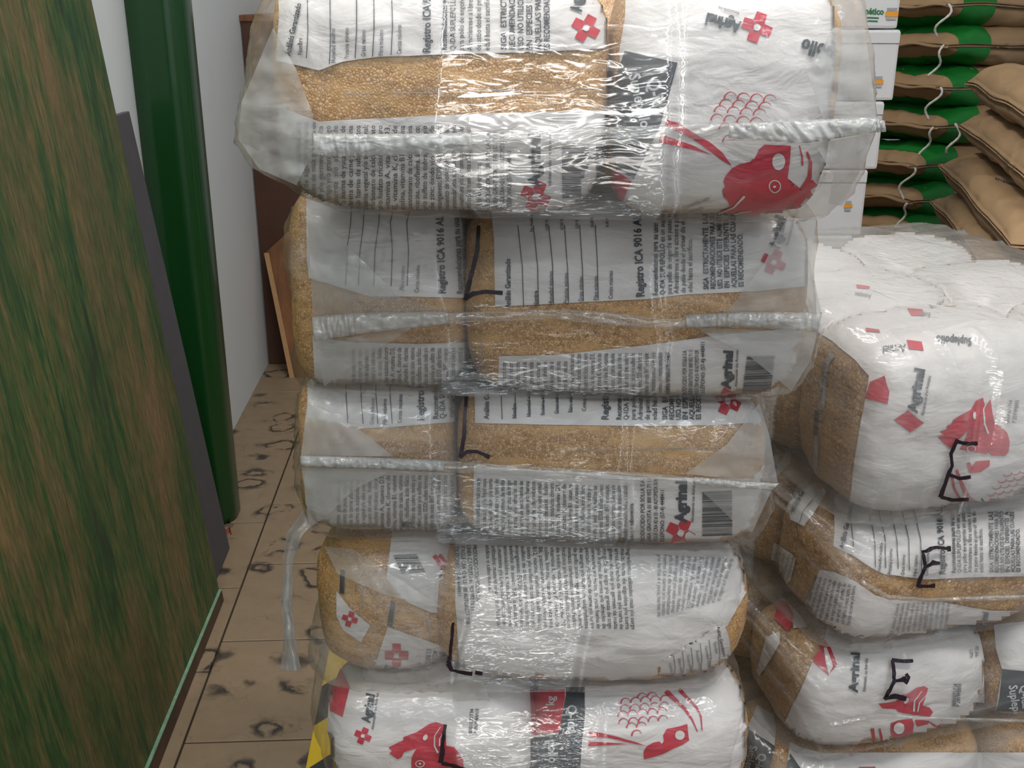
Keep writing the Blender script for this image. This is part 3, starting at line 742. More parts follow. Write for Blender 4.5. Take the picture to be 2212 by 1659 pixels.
B.k.text(REC[0], 996, 634, 17, 93, .78, .5); B.kl.text(REC[1], 1010, 634, 17, 93, .78)
for i, t in enumerate(ING[7:25]):
    x = 768+i*14.2; (B.kl if (i < 5 or i > 15) else B.k).text(t, x, 846, 15, 90, .8, 0, 93+ (i > 2)*4)
B.g.poly([(995, 460), (1008, 480), (1016, 560), (1022, 640), (1014, 640), (1008, 560), (990, 480)])  # shade of the crease between the bags, painted on as grey
B.done()
B = bagR
B.w.poly([(1056, 380), (1068, 520), (1070, 662), (1200, 655), (1400, 645), (1480, 636), (1640, 628), (1900, 600), (1900, 380)])
B.w.poly([(1078, 768), (1200, 766), (1400, 744), (1560, 722), (1900, 690), (1900, 920), (1078, 920)])
analysis(B, 1103, 664, 32.3, 662, 170, 13.5)
for i, t in enumerate(['Por Análisis', '13,00 %', '17,00 %', '3,50 %', '10,00 %', '8,00 %']): B.k.text(t, 1152+i*32.5, 502-i*2, 9, 92, .8, .3)
B.k.text('Registro ICA 9016 AL', 1391, 640, 24, 92.5, .80, 1)
lines(B.k, REC, 1420, 638, 15.1, 15.5, 90, 0, None, first_bold=True, dy=-1.4, lean=.1, sx=.80)
lines(B.k, SIGA, 1530, 625, 15.0, 15.5, 91, .8, 160, dy=-1)
logo(B.r, B.w2, 1670, 566, 25, .45); B.k.text('Agrinal', 1682, 538, 32, 78, .74, 2.); B.k.text('Alimentando sus Animales', 1700, 532, 9, 76, .8)
for i, t in enumerate(ING[:-1]):
    x = 1094+i*14.6; y = 846-(i*.2); B.k.text(t, x, y+6, 14.8, 90, .8, .3 if i < 1 else 0, 72 if i < 10 else 88)
B.k.text(ING[-1], 1447, 850, 14, 90, .7)
lines(B.k, PRO, 1482, 852, 13.2, 12.5, 90, .5, 98)
B.k.text('Agrinal', 1577, 836, 28, 86, .8, 2.2, fit=80); B.k.text('Alimentando sus Animales', 1592, 832, 8.5, 88, .8, .2, 80)
logo(B.r, B.w2, 1560, 862, 26, .5)
barcode(B.k, 1612, 768, 82, 60, seed=8, skew=-.12)
B.g.stroke([(1040, 730), (1035, 800), (1045, 860)], 1.2)
B.done()
fl = table([(430, 635), (470, 618), (560, 614), (640, 640), (700, 644), (760, 640), (860, 622)], Y2+.04)
fr = table([(430, 1770), (470, 1768), (560, 1752), (640, 1752), (690, 1770), (760, 1758), (860, 1708)], Y2+.04)
BV = bvh_of([c for c in b2.children if c.name.startswith('inner_bag')])
p1 = onY(1770, 700, Y2); p2 = onY(800, 680, Y2); p3 = onY(660, 450, Y2)
w2 = film('film_wrap', 'wrap', b2, Z[2]-.002, Z[1]+.002, Y2-.009, Y2+.335, fl, fr, T2, 10, bvh=BV, wr=both(fan(p1.x, p1.z, 5, .006), fan(p2.x, p2.z, 6, .005, r1=.14), fan(p3.x, p3.z, 5, .006, r1=.2)))
WB2 = bvh_of([w2])
ribbon('seal_strip', [(674, 685), (780, 674), (1000, 674), (1200, 668), (1300, 672), (1450, 690), (1560, 677), (1776, 675)], [(678, 737), (780, 722), (1000, 697), (1200, 690), (1300, 702), (1450, 710), (1560, 706), (1768, 716)], Y2-.01, 'seam', b2, .004, WB2, .004)
ribbon('seal_strip_end', [(674, 685), (770, 676), (967, 672)], [(678, 737), (770, 722), (971, 699)], Y2-.01, 'seamw', b2, .003, WB2, .0055)
ribbon('seal_strip_end', [(1480, 680), (1600, 674), (1776, 675)], [(1482, 708), (1600, 704), (1766, 716)], Y2-.01, 'seamw', b2, .003, WB2, .0055)

b3 = bundle('third bundle down the tall front stack, whole bar code at lower right', (.0, 1.0, Z[3]), MAIN)
Y3 = .872
bagL = Bag(front_bag(b3, 640, 985, 1000, Y3+.012, .05, Z[3], Z[2], tilt=T3, seed=13)); bagR = Bag(front_bag(b3, 985, 1662, 1000, Y3, .055, Z[3], Z[2], tilt=T3, seed=14))
back_rows(b3, [-.203, .02, .232], Y3+.112, 2, .105, Z[3]+.004, Z[2]-.004, T3, 19)
B = bagL
B.w.poly([(664, 780), (666, 900), (780, 925), (850, 922), (1000, 910), (990, 870), (985, 780)])
B.w.poly([(660, 1010), (800, 1012), (994, 1022), (992, 1210), (664, 1210)])
for x in (752, 785, 817, 848): B.k.stroke([(x, 915), (x-4, 860), (x-6, 800)], 1.7)
B.kl.text('Grasa mínimo', 808, 917, 13, 88, .74); B.k.text('Fibra máximo', 836, 917, 13, 90, .74); B.k.text('Ceniza máximo', 868, 914, 13, 88, .74)
B.k.text('Registro ICA 9016', 916, 909, 22, 91, .84, 1)
B.k.text(REC[0], 946, 905, 17, 92, .78, .6); B.k.text(REC[1], 960, 904, 17, 92, .78); B.kl.text(REC[2], 976, 901, 16, 92, .78)
for i, t in enumerate(ING[6:25]):
    x = 736+i*13.4; (B.kl if (i < 7 or i > 16) else B.k).text(t, x, 1146, 14.5, 90, .8, 0, 112+ (i > 5)*9)
B.g.poly([(988, 880), (994, 920), (996, 1150), (986, 1150), (984, 900)])  # grey strip down the line where the two bags meet
B.done()
B = bagR
B.w.poly([(1026, 780), (1027, 914), (1200, 918), (1400, 921), (1570, 918), (1800, 900), (1800, 780)])
B.w.poly([(1024, 1006), (1200, 1016), (1400, 1030), (1800, 1035), (1800, 1240), (1024, 1240)])
analysis(B, 1057, 906, 30, 907, 120, 12.5)
B.k.text('Registro ICA 9016', 1314, 908, 22, 90, .84, 1)
lines(B.k, REC, 1342, 908, 15.3, 15.5, 90, 0, None, first_bold=True, sx=.80)
lines(B.k, SIGA, 1441, 908, 14.4, 15.5, 90, .8, 160)
logo(B.r, B.w2, 1571, 870, 27, .45); B.k.text('Agrinal', 1580, 838, 30, 86, .78, 2)
for i, t in enumerate(ING[:-1]):
    x = 1038+i*13.2; y = 1147+i*.85; B.k.text(t, x, y, 14.2, 90, .8, .4 if i < 1 else 0, 116 if i < 20 else 120)
B.k.text(ING[-1], 1368, 1168, 13.5, 90, .7)
lines(B.k, PRO, 1392, 1172, 14.2, 12.5, 90, .5, 140)
B.k.text('Agrinal', 1481, 1125, 33, 89, .78, 2.2, fit=88); B.k.text('Alimentando sus Animales', 1498, 1126, 9.5, 88, .8, .2, 88)
logo(B.r, B.w2, 1470, 1148, 29, .45)
barcode(B.k, 1516, 1060, 96, 64, seed=12)
B.g.stroke([(1030, 975), (1200, 975), (1560, 966)], 1.3)
B.done()
fl = table([(830, 640), (870, 636), (950, 640), (1000, 640), (1060, 648), (1180, 672)], Y3+.04)
fr = table([(830, 1672), (860, 1662), (960, 1648), (1020, 1668), (1060, 1672), (1130, 1635), (1190, 1600)], Y3+.04)
BV = bvh_of([c for c in b3.children if c.name.startswith('inner_bag')])
p1 = onY(1680, 1045, Y3); p2 = onY(660, 995, Y3); p3 = onY(1640, 850, Y3)
w3 = film('film_wrap', 'wrap', b3, Z[3]-.002, Z[2]+.002, Y3-.009, Y3+.325, fl, fr, T3, 10, bvh=BV, wr=both(fan(p1.x, p1.z, 5, .006), fan(p2.x, p2.z, 6, .006, r1=.17), fan(p3.x, p3.z, 5, .005, r1=.14)))
WB3 = bvh_of([w3])
ribbon('seal_strip', [(648, 984), (800, 988), (1000, 997), (1100, 1004), (1400, 1022), (1550, 1036), (1683, 1044)], [(650, 1008), (800, 1012), (1000, 1022), (1100, 1024), (1400, 1040), (1550, 1052), (1668, 1058)], Y3-.01, 'seam', b3, .003, WB3, .004)
ribbon('seal_strip_end', [(648, 984), (800, 988), (960, 994)], [(650, 1008), (800, 1012), (960, 1018)], Y3-.01, 'seamw', b3, .003, WB3, .0055)
ribbon('seal_strip_end', [(1500, 1030), (1600, 1040), (1684, 1044)], [(1500, 1046), (1600, 1054), (1668, 1059)], Y3-.01, 'seamw', b3, .003, WB3, .0055)
# loose tail of film hanging at the left of bundle 3
def tail(name, left, right, Ya, Yb, parent):
    n = 40; V, F = [], []
    for i in range(n+1):
        t = i/n; Y = Ya+(Yb-Ya)*t
        for j in range(6):
            l = (np.interp(t*(len(left)-1), range(len(left)), [p[0] for p in left]), np.interp(t*(len(left)-1), range(len(left)), [p[1] for p in left]))
            r = (np.interp(t*(len(right)-1), range(len(right)), [p[0] for p in right]), np.interp(t*(len(right)-1), range(len(right)), [p[1] for p in right]))
            u = j/5; V.append(onY(l[0]+(r[0]-l[0])*u, l[1]+(r[1]-l[1])*u, Y+.008*math.sin(u*3.14)+.006*noise.noise(Vector((t*6, u*2, 3)))))
    for i in range(n):
        for j in range(5): a = i*6+j; F.append((a, a+6, a+7, a+1))
    o = mesh_obj(name, V, F, MAT['tail'], parent); md = o.modifiers.new('s', 'SOLIDIFY'); md.thickness = .0006; return o
tail('film_tail', [(655, 1105), (622, 1150), (612, 1210), (612, 1300), (614, 1380), (606, 1450)], [(680, 1130), (650, 1160), (632, 1220), (630, 1300), (632, 1400), (640, 1450)], Y3+.10, Y3+.06, b3)
tail('film_tail', [(618, 1240), (606, 1300), (614, 1340), (618, 1400), (630, 1450)], [(630, 1240), (622, 1300), (634, 1340), (640, 1400), (650, 1450)], Y3+.09, Y3+.05, b3)
# ---------------------------------------------------------------- bundle 4
b4 = bundle('fourth bundle down the tall front stack, creased, fine print running downward', (0, 1.0, Z[4]), MAIN)
Y4 = .868
def hang(q, x, y, z):   # rounded left corner drops back
    return q
bagF = Bag(front_bag(b4, 930, 1632, 1330, Y4, .07, Z[4], Z[3]-.004, tilt=T4, seed=21, n=3.6, npr=2.5))
bagS = Bag(front_bag(b4, 672, 985, 1330, Y4+.022, .065, Z[4], Z[3], tilt=T4, seed=22, n=3., npr=2.6))
back_rows(b4, [-.195, .01, .212], Y4+.135, 2, .10, Z[4]+.004, Z[3]-.004, T4, 29)
B = bagF
B.w.poly([(985, 1080), (985, 1300), (990, 1380), (1000, 1560), (1430, 1560), (1420, 1440), (1480, 1420), (1570, 1350), (1615, 1270), (1700, 1200), (1700, 1080)])
B.w.poly([(1440, 1560), (1425, 1428), (1500, 1400), (1560, 1342), (1572, 1370), (1578, 1420), (1650, 1480), (1650, 1560)])
ttl = ['TELÉFONO: (57-4) 4448411', 'ITAGÜÍ CRA 42 # 33 - 80 AUTOPISTA SUR', 'LÍNEA GRATUITA 01 800 052 71 11', 'PRODUCIDO POR SOLLA S.A.']
for i, t in enumerate(ttl): B.k.text(t, 984+i*12.8, 1183-i, 12.5, -86, .72, .3)
for i, t in enumerate(['sódico o salinomicina.', 'utilizados: monensina sódica o lasalocid', 'L-metionina y/o L-treonina; anticoccidiales', 'aminoácidos sintéticos: L-lisina y/o', 'selenito de sodio; BHT o etoxiquín;', 'manganeso; EDDI; sulfato ferroso;', 'sulfato de zinc; óxido y/o sulfato de', 'óxido y/o sulfato de cobre; óxido y/o', 'B12, niacina, riboflavina, ácido fólico;', 'B6, pantotenato de calcio, vitamina', 'colina, biotina, vitamina B1, vitamina', 'vitamina E, vitamina K, cloruro de', 'de sodio; vitamina A, vitamina D3,', 'bicálcico y/o fosfato tricálcico; cloruro', 'melaza; carbonato de calcio; fosfato', 'de pollo; aceite vegetal y/o sebo animal;', 'de sangre y/o harina de subproductos', 'pescado y/o harina de carne y/o harina', 'cervecería y/o harina de yuca; harina de', 'y/o harina de arroz y/o afrecho de', 'mogolla de trigo y/o granza de trigo', 'gluten de maíz y/o germen de malta', 'arroz; afrecho de maíz y/o torta de', 'maíz; torta de algodón y/o torta', 'Ingredientes utilizados: maíz y/o sorgo']):
    B.k.text(t, 1050+i*12.6, 1181+i*.3, 13.2, -86, .8, 0, 170 if i else 95)
for i in range(13): B.kl.text(ING[7+i][::1], 1420+i*13, 1200+i*.6, 12.5, -90-i*1.5, .8, 0, 130-i*3)
for i in range(6):
    x = 1545-i*19; B.kl.stroke([(x+4, 1372+i*8), (x+8, 1410+i*6), (x+4, 1462)], 1.6); B.kl.text(BL[1][i], x-6, 1385+i*9, 9.5, -78, .75)
B.k.text('Análisis Garantizado', 1546, 1352, 10, -78, .8, .5)
B.done()
B = bagS
B.w.poly([(728, 1275), (756, 1312), (800, 1350), (780, 1385), (742, 1360), (728, 1330)])
B.w.poly([(838, 1353), (900, 1375), (975, 1402), (1000, 1560), (812, 1560), (800, 1465)])
B.w.poly([(850, 1130), (1000, 1130), (1000, 1330), (930, 1322), (880, 1300), (835, 1250)])
B.c.poly([(737, 1230), (746, 1232), (745, 1282), (735, 1280)]); B.c.poly([(845, 1295), (854, 1300), (848, 1352), (836, 1348)])
for pts in ([(780, 1262), (783, 1300), (779, 1345)], [(922, 1330), (929, 1370), (926, 1400)], [(805, 1350), (815, 1380)]): B.g.stroke(pts, 3, 1.5)
logo(B.r, B.w2, 857, 1413, 24, 0.); B.k.text('Agrinal', 842, 1440, 24, -80, .8, 1.6); B.k.text('Alimentando sus Animales', 832, 1433, 8.5, -84, .8, .2)
for i, t in enumerate(['ES RECOMENDADO.', 'AQUELLAS PARA LAS', 'EN  ESPECIES  DIFERENTES', 'USO. NO UTILICE ESTE', 'RECOMENDACIONES', 'SIGA ESTRICTAMENTE']): B.k.text(t, 921+i*13, 1398+i*4, 13.5, -96+i*1.5, .8, .5, 96-i*2)
for i in range(2): B.r.stroke([(936+i*10, 1200), (950+i*16, 1222-i*4), (970+i*4, 1228)], 9, 5)
logo(B.r, B.w2, 757, 1335, 16, .3)
barcode(B.k, 850, 1200, 40, 50, seed=3, skew=.5)
B.k.text('Agrinal', 950, 1228, 25, -84, .8, 1.8)
B.done()
fl = table([(1130, 690), (1180, 694), (1240, 705), (1300, 690), (1360, 664), (1420, 655), (1500, 655), (1540, 665)], Y4+.04)
fr = table([(1150, 1632), (1200, 1618), (1260, 1604), (1320, 1596), (1400, 1590), (1480, 1590), (1540, 1590)], Y4+.04)
BV = bvh_of([c for c in b4.children if c.name.startswith('inner_bag')])
p1 = onY(1600, 1200, Y4); p2 = onY(1000, 1500, Y4); p3 = onY(700, 1180, Y4)
w4 = film('film_wrap', 'wrap2', b4, Z[4]-.002, Z[3]-.002, Y4-.008, Y4+.33, fl, fr, T4, 7, bvh=BV, sh=4.2, wr=both(fan(p1.x, p1.z, 6, .006), fan(p2.x, p2.z, 7, .006, r1=.14), fan(p3.x, p3.z, 9, .007, r1=.22)))
WB4 = bvh_of([w4])
# ---------------------------------------------------------------- bundle 5
b5 = bundle('fifth bundle down the tall front stack, red 1 kg box and red hen', (0, 1.0, Z[5]), MAIN)
Y5 = .872
bagW = Bag(front_bag(b5, 694, 1165, 1590, Y5, .065, Z[5], Z[4], tilt=T5, seed=31, n=4, npr=2.7))
bagE = Bag(front_bag(b5, 1150, 1630, 1590, Y5+.003, .065, Z[5], Z[4], tilt=T5, seed=32, n=4, npr=2.7))
back_rows(b5, [-.180, .01, .215], Y5+.13, 2, .10, Z[5]+.004, Z[4]-.004, T5, 39)
s3 = 3.197; T5_ = lambda pts: [(600+x/s3, 1140+y/s3) for x, y in pts]; E5_ = lambda pts: [(1100+x/s3, 1140+y/s3) for x, y in pts]
B = bagW
B.w.poly([(700, 1420), (712, 1520), (708, 1600), (700, 1850), (1190, 1850), (1190, 1420)])
B.r.poly(T5_([(1100, 1340), (1050, 1350), (1000, 1382), (960, 1408), (870, 1440), (868, 1462), (830, 1478), (765, 1512), (792, 1535), (770, 1552), (830, 1592), (858, 1575), (872, 1545), (962, 1518), (935, 1560), (925, 1590), (925, 1800), (1290, 1800), (1282, 1600), (1258, 1555), (1218, 1510), (1165, 1500), (1160, 1360)]))
B.w2.ell(600+1020/s3, 1140+1440/s3, 4.5, 7, rot=.5); B.w2.arc(600+985/s3, 1140+1620/s3, 9, 7, 0, 360, 1.8, n=16); B.w2.ell(600+985/s3, 1140+1620/s3, 2.4, 2.2)
B.w2.stroke(T5_([(1125, 1370), (1085, 1430), (1085, 1500), (1110, 1545)]), 1.5, 4); B.w2.stroke(T5_([(1150, 1400), (1120, 1450), (1120, 1500)]), 1.2, 3)
B.k.text('0001071734', 1020, 1583, 11.5, 86, .9, .6); B.k.text('P 2019MAR03', 1031, 1583, 10.5, 86, .85, .6)
B.r.poly([(715, 1500), (738, 1445), (757, 1485), (742, 1548), (716, 1535)])
B.k.text('Agrinal', 800, 1560, 26, 80, .8, 1.8); B.k.text('Alimentando sus Animales', 808, 1575, 9, 82, .8, .2); logo(B.r, B.w2, 785, 1588, 17, .4)
B.r.poly(E5_([(138, 1135), (200, 1130), (200, 1424), (148, 1432)]))
B.c.poly(E5_([(140, 1455), (200, 1447), (200, 1850), (140, 1850)]))
B.done()
B = bagE
B.w.poly([(1140, 1420), (1140, 1850), (1640, 1850), (1640, 1420)])
B.r.poly(E5_([(165, 1120), (388, 1120), (385, 1180), (350, 1405), (165, 1430)]))
B.c.poly(E5_([(395, 1105), (522, 1105), (522, 1300), (500, 1500), (480, 1850), (170, 1850), (170, 1452), (345, 1420), (368, 1300), (392, 1160)]))
B.l.text('1', 1194, 1570, 45, 90, .9, 2.); B.l.text('kg', 1199, 1525, 24, 90, .9, .8)
B.l.text('Q-ida', 1226, 1524, 29, -88, .84, .8); B.l.text('pollo', 1186, 1596, 29, -89, .84, .8)
B.r.poly(E5_([(550, 1405), (640, 1413), (760, 1443), (860, 1470), (945, 1502), (860, 1485), (800, 1472), (680, 1444), (552, 1436)]))
B.r.poly(E5_([(548, 1470), (680, 1478), (825, 1488), (680, 1495), (545, 1504)]))
B.r.poly(E5_([(1085, 1385), (1160, 1370), (1228, 1352), (1232, 1400), (1240, 1465), (1190, 1495), (1130, 1520), (1060, 1555), (1010, 1572), (930, 1592), (925, 1540), (945, 1505), (990, 1480), (1035, 1470), (1052, 1488), (1066, 1502), (1068, 1470), (1060, 1430)]))
B.w2.ell(1100+1175/s3, 1140+1425/s3, 10.5, 10)
B.r.stroke(E5_([(1080, 1130), (1150, 1195), (1210, 1250), (1260, 1320), (1298, 1402)]), 11, 2); B.r.stroke(E5_([(1170, 1120), (1240, 1190), (1290, 1240), (1320, 1300), (1330, 1395)]), 8, 2)
rws = []
for r, (cx, cy, nn) in enumerate([(890, 1160, 2), (775, 1195, 5), (770, 1240, 5), (755, 1280, 5), (760, 1330, 5), (815, 1360, 2), (850, 1410, 1)]):
    for k in range(nn): rws.append((1100+(cx+30+k*68)/s3, 1140+(cy-k*5)/s3+8, 11, 13))
comb(B.r, rws, 1)
B.done()
fl = table([(1470, 664), (1500, 668), (1560, 676), (1620, 692), (1700, 712), (1850, 712)], Y5+.04)
fr = table([(1470, 1600), (1500, 1616), (1560, 1604), (1620, 1594), (1700, 1590), (1850, 1590)], Y5+.04)
BV = bvh_of([c for c in b5.children if c.name.startswith('inner_bag')])
p2 = onY(990, 1520, Y5)
w5 = film('film_wrap', 'wrap2', b5, Z[5]-.002, Z[4]-.002, Y5-.008, Y5+.33, fl, fr, T5, 8, bvh=BV, sh=6, wr=fan(p2.x, p2.z, 7, .004, r1=.18))
WB5 = bvh_of([w5])
# milky folded corners of the sleeves
def folds(root, wb, polys):
    for pl in polys:
        P = Print(); P.poly(pl, 10)
        D = []; A = []
        bas = lambda x, y: (1, x, y, x*x, x*y, y*y)
        cx = sum(p[0] for p in pl)/len(pl); cy = sum(p[1] for p in pl)/len(pl)
        for x, y in P.v:
            h = wb.ray_cast(CAM, ray(x, y).normalized())
            if h[0] is not None: D.append(h[3]); A.append(bas((x-cx)/100, (y-cy)/100))
        if len(D) < 8: continue
        D = np.array(D); A = np.array(A); ok = D < np.median(D)+.03
        k = np.linalg.lstsq(A[ok], D[ok], rcond=1e-3)[0]
        V = []
        for x, y in P.v:
            d = float(np.dot(bas((x-cx)/100, (y-cy)/100), k)); d = min(max(d, np.median(D)-.03), np.median(D)+.05)
            V.append(CAM+ray(x, y).normalized()*(d-.004+.003*noise.noise(Vector((x*.012, y*.03, cx)))+.0015*ridge(Vector(((x-y*.6)*.03, (y+x*.4)*.008, cx)), 3)))
        mesh_obj('folded_corner', V, P.f, MAT['fold'], root, True)
folds(b1, WB1, [[(1745, 160), (1800, 60), (1868, 60), (1893, 252), (1780, 262)], [(1760, 310), (1888, 288), (1868, 350), (1820, 445), (1790, 440), (1800, 380)], [(590, 60), (640, 150), (676, 250), (676, 330), (640, 400), (560, 365), (515, 300), (522, 220)]])
folds(b2, WB2, [[(664, 465), (690, 470), (860, 640), (960, 668), (676, 684)], [(680, 738), (780, 725), (900, 702), (840, 740), (760, 790), (700, 835)], [(1570, 674), (1650, 570), (1700, 470), (1764, 470), (1750, 560), (1774, 674)], [(1500, 708), (1766, 716), (1750, 780), (1710, 845), (1620, 770)]])
folds(b3, WB3, [[(664, 870), (690, 880), (780, 930), (850, 986), (650, 984)], [(652, 1010), (850, 1014), (760, 1060), (700, 1120), (668, 1140)], [(1480, 1024), (1570, 960), (1640, 870), (1662, 940), (1680, 1042)], [(1500, 1046), (1666, 1060), (1625, 1150), (1600, 1140)]])
folds(b4, WB4, [[(700, 1180), (760, 1185), (960, 1315), (830, 1285), (730, 1240)], [(975, 1480), (1040, 1460), (1060, 1520), (980, 1540)]])
# marker strokes on the film
def mark(root, wb, strokes, wd=9):
    P = Print()
    for pts in strokes: P.stroke(pts, wd*.9, wd, 6, .25)
    P.lay('marker_mark', 'mark', wb, .0025, root, .05)
mark(b2, WB2, [[(1034, 489), (1031, 540), (1024, 570), (1014, 610), (1006, 646)], [(1004, 644), (1022, 633), (1050, 629), (1086, 632)]], 10)
mark(b3, WB3, [[(1008, 858), (1004, 900), (1003, 940), (995, 986)], [(993, 985), (1010, 974), (1030, 974), (1058, 986)]], 9)
mark(b4, WB4, [[(980, 1342), (977, 1370), (974, 1400), (969, 1430)], [(968, 1430), (976, 1444), (1000, 1449), (1020, 1452)], [(1026, 1449), (1042, 1451)]], 8)
mark(b5, WB5, [[(962, 1564), (958, 1600), (952, 1645)], [(952, 1645), (980, 1650), (1010, 1662), (1030, 1664)]], 9)
# two more bundles and the pallet carry the stack below the frame
for k in (6, 7):
    bb = bundle(['', 'sixth bundle of the tall front stack, below the picture', 'lowest bundle of the tall front stack, on the pallet'][k-5], (0, 1.0, Z[k]), MAIN)
    back_rows(bb, [-.165, .02, .20], .875, 3, .11, Z[k]+.001, Z[k-1]-.001, 0, 50+k)
    fx = lambda z: -.185; gx = lambda z: .215
    BV = bvh_of([c for c in bb.children if c.name.startswith('inner_bag')])
    film('film_wrap', 'wrap', bb, Z[k]-.001, Z[k-1]-.003, .868, 1.215, fx, gx, 0, 5, N=160, R=20, bvh=BV)
def pallet(name, c, yaw, sx, sy, h, label):
    r = empty(name, (c[0], c[1], 0), label, 'pallet'); r.rotation_euler = (0, 0, yaw)
    def bd(nm, x, y, z, a, b, t):
        o = bm_obj(nm, box_bm(a, b, t, .003, (0, 0, 0), 1), MAT['pallet']); o.parent = r; o.location = (x, y, z)
    for i in range(5): bd('top_board', 0, -sy/2+.05+(sy-.1)*i/4, h-.009, sx, .085, .018)
    for i in range(3): bd('bearer', -sx/2+.04+(sx-.08)*i/2, 0, h/2-.001, .07, sy, h-.054)
    for i in range(3): bd('bottom_board', 0, -sy/2+.05+(sy-.1)*i/2, .015, sx, .085, .018)
pallet('wooden_pallet', (.02, 1.05), 0, .44, .40, Z[7]-.003, 'timber pallet under the tall front stack of feed bundles')
# ================================================================== SECOND, LOWER STACK TO THE RIGHT
YR = math.radians(15.5)
CR = Vector((.378, 1.023, 0))
def rp(x, y, z, off=0.): return Vector((CR.x+off+x*math.cos(YR)-y*math.sin(YR), CR.y+x*math.sin(YR)+y*math.cos(YR), z))
ZR = [.866, .652, .490, .342, .205, .100]
RIGHT = 'wrapped feed bundles in the lower right stack'
RL = .44
rl = ['topmost bundle of the right stack, wide domed film top and red hen', 'second bundle of the right stack, table print over a grain window', 'third bundle of the right stack, red hen upside down beside a dark label', 'fourth bundle of the right stack, mostly cut off by the picture bottom', 'lowest bundle of the right stack, below the picture']
offs = [0, -.012, -.034, -.05, -.04]; RB = []
for k in range(5):
    z1, z0 = ZR[k], ZR[k+1]; off = offs[k]
    rb = bundle(rl[k], rp(.2, .25, z0, off), RIGHT)
    nr, st = 3, .187; bags = []
    split = [0, .26, RL] if k in (0, 2) else [0, .30, RL]
    for r in range(nr):
        for i in range(2):
            a, b = split[i], split[i+1]
            bags.append(pillow('inner_bag', rp((a+b)/2, st*(r+.5), (z0+z1)/2, off), ((b-a)/2-.001, st/2+.003, (z1-z0)/2), 'feed_coarse' if k < 3 else 'feed', rb, YR, 0, 4.2 if r == 0 else 5, 3.2, (34, 22, 22) if r == 0 and i == 0 else (18, 12, 14), .0045, 70+k*10+r*2+i))
    RB.append((rb, bags, z0, z1, off))
class Multi(Bag):
    ms = .20; k0 = 1.5; lim = .02
    def __init__(s, bags): Bag.__init__(s, bags[0]); s.b = bvh_of(bags)
S1 = 3.191; Z1 = lambda pts: [(1600+x/S1, 480+y/S1) for x, y in pts]
S2 = 3.456; Z2 = lambda pts: [(1600+x/S2, 920+y/S2) for x, y in pts]
S3 = 3.445; Z3 = lambda pts: [(1570+x/S3, 1240+y/S3) for x, y in pts]
B = Multi(RB[0][1])
B.w.poly([(1700, 480), (1735, 640), (1760, 715), (1800, 738), (1850, 780), (1879, 812), (1871, 865), (1860, 919), (1848, 993), (1840, 1060), (1826, 1140), (2300, 1140), (2300, 480)], 6)
B.w.poly(Z1([(1590, 0), (700, 700), (730, 800), (650, 900), (600, 1000), (570, 1060), (555, 1270), (590, 1290), (600, 1100), (660, 980), (780, 880), (900, 800)])) if False else None
B.g.stroke([(1800, 765), (1786, 785), (1780, 830), (1776, 885)], 13, 13); B.g.stroke([(1765, 940), (1764, 1010)], 9, 8)
B.c.poly([(1763, 885), (1773, 887), (1770, 940), (1761, 938)])
B.k.text('utilizados: maíz y/o sorgo', 1779, 870, 11, 84, .8, .3)
B.r.poly([(1882, 825), (1912, 812), (1922, 845), (1918, 872), (1872, 860)]); B.r.poly([(1930, 905), (1960, 885), (1994, 912), (1965, 932)])
B.r.poly([(1958, 738), (1990, 742), (1993, 760), (1962, 757)]); B.r.poly([(1848, 618), (1878, 622), (1876, 628), (1850, 626)]); B.r.poly([(1960, 670), (1992, 672), (1998, 686), (1968, 686)]); B.r.poly([(1870, 712), (1900, 716), (1902, 722), (1872, 720)])
B.k.text('Agrinal', 1978, 890, 29, 80, .84, 1.8, fit=92); B.k.text('Alimentando sus Animales', 1993, 896, 10, 80, .8, .2, 84)
B.k.text('Suplepollo', 2098, 735, 22, 176, .84, 1.2); B.k.text('Agrinal', 1955, 748, 20, 186, .84, 1.2)
B.kl.text('Agrinal', 2035, 650, 15, 205, .8, 1.2); B.kl.text('Animales', 1880, 640, 12, 170, .8, .5); B.kl.text('Suple', 2010, 680, 14, 180, .84, .6)
B.r.poly(Z1([(1660, 1205), (1610, 1225), (1580, 1290), (1500, 1330), (1455, 1358), (1445, 1382), (1410, 1398), (1415, 1420), (1362, 1438), (1400, 1458), (1350, 1470), (1395, 1520), (1440, 1550), (1480, 1500), (1560, 1430), (1535, 1500), (1500, 1560), (1690, 1592), (1700, 1575), (1722, 1602), (1810, 1606), (1835, 1580), (1845, 1510), (1830, 1450), (1800, 1420), (1760, 1390), (1740, 1380), (1722, 1300), (1712, 1215), (1675, 1270)]))
B.w2.ell(1600+1598/S1, 480+1328/S1, 3.5, 7); B.w2.stroke(Z1([(1690, 1215), (1660, 1290), (1668, 1380), (1695, 1450)]), 2, 4)
B.w2.arc(1600+1575/S1, 480+1555/S1, 9, 7, 0, 360, 1.8, n=16)
B.r.poly(Z2([(1675, 270), (1702, 262), (1714, 300), (1745, 258), (1850, 250), (1850, 290), (1780, 338), (1700, 346)]))
B.r.stroke(Z2([(1560, 345), (1585, 450), (1650, 568)]), 6, 4); B.r.stroke(Z2([(1600, 320), (1640, 420), (1690, 520), (1740, 572)]), 5, 12)
rws = []
for r in range(5):
    for k2 in range(7-r): rws.append((1600+(1820+r*40+k2*62)/S2, 920+(530-r*48-k2*10)/S2, 10, 8))
for (x, y, rx, ry) in rws: B.r.arc(x, y, rx, ry, 0, 90, 1.5, 2.2, 6); B.r.arc(x, y, rx, ry, 90, 160, 2.2, 1, 4)
B.k.text('0001071734', 2176, 912, 11, 82, .9, .6); B.k.text('P 2019FEB03', 2190, 912, 11, 82, .85, .6)
B.done()
B = Multi(RB[1][1])
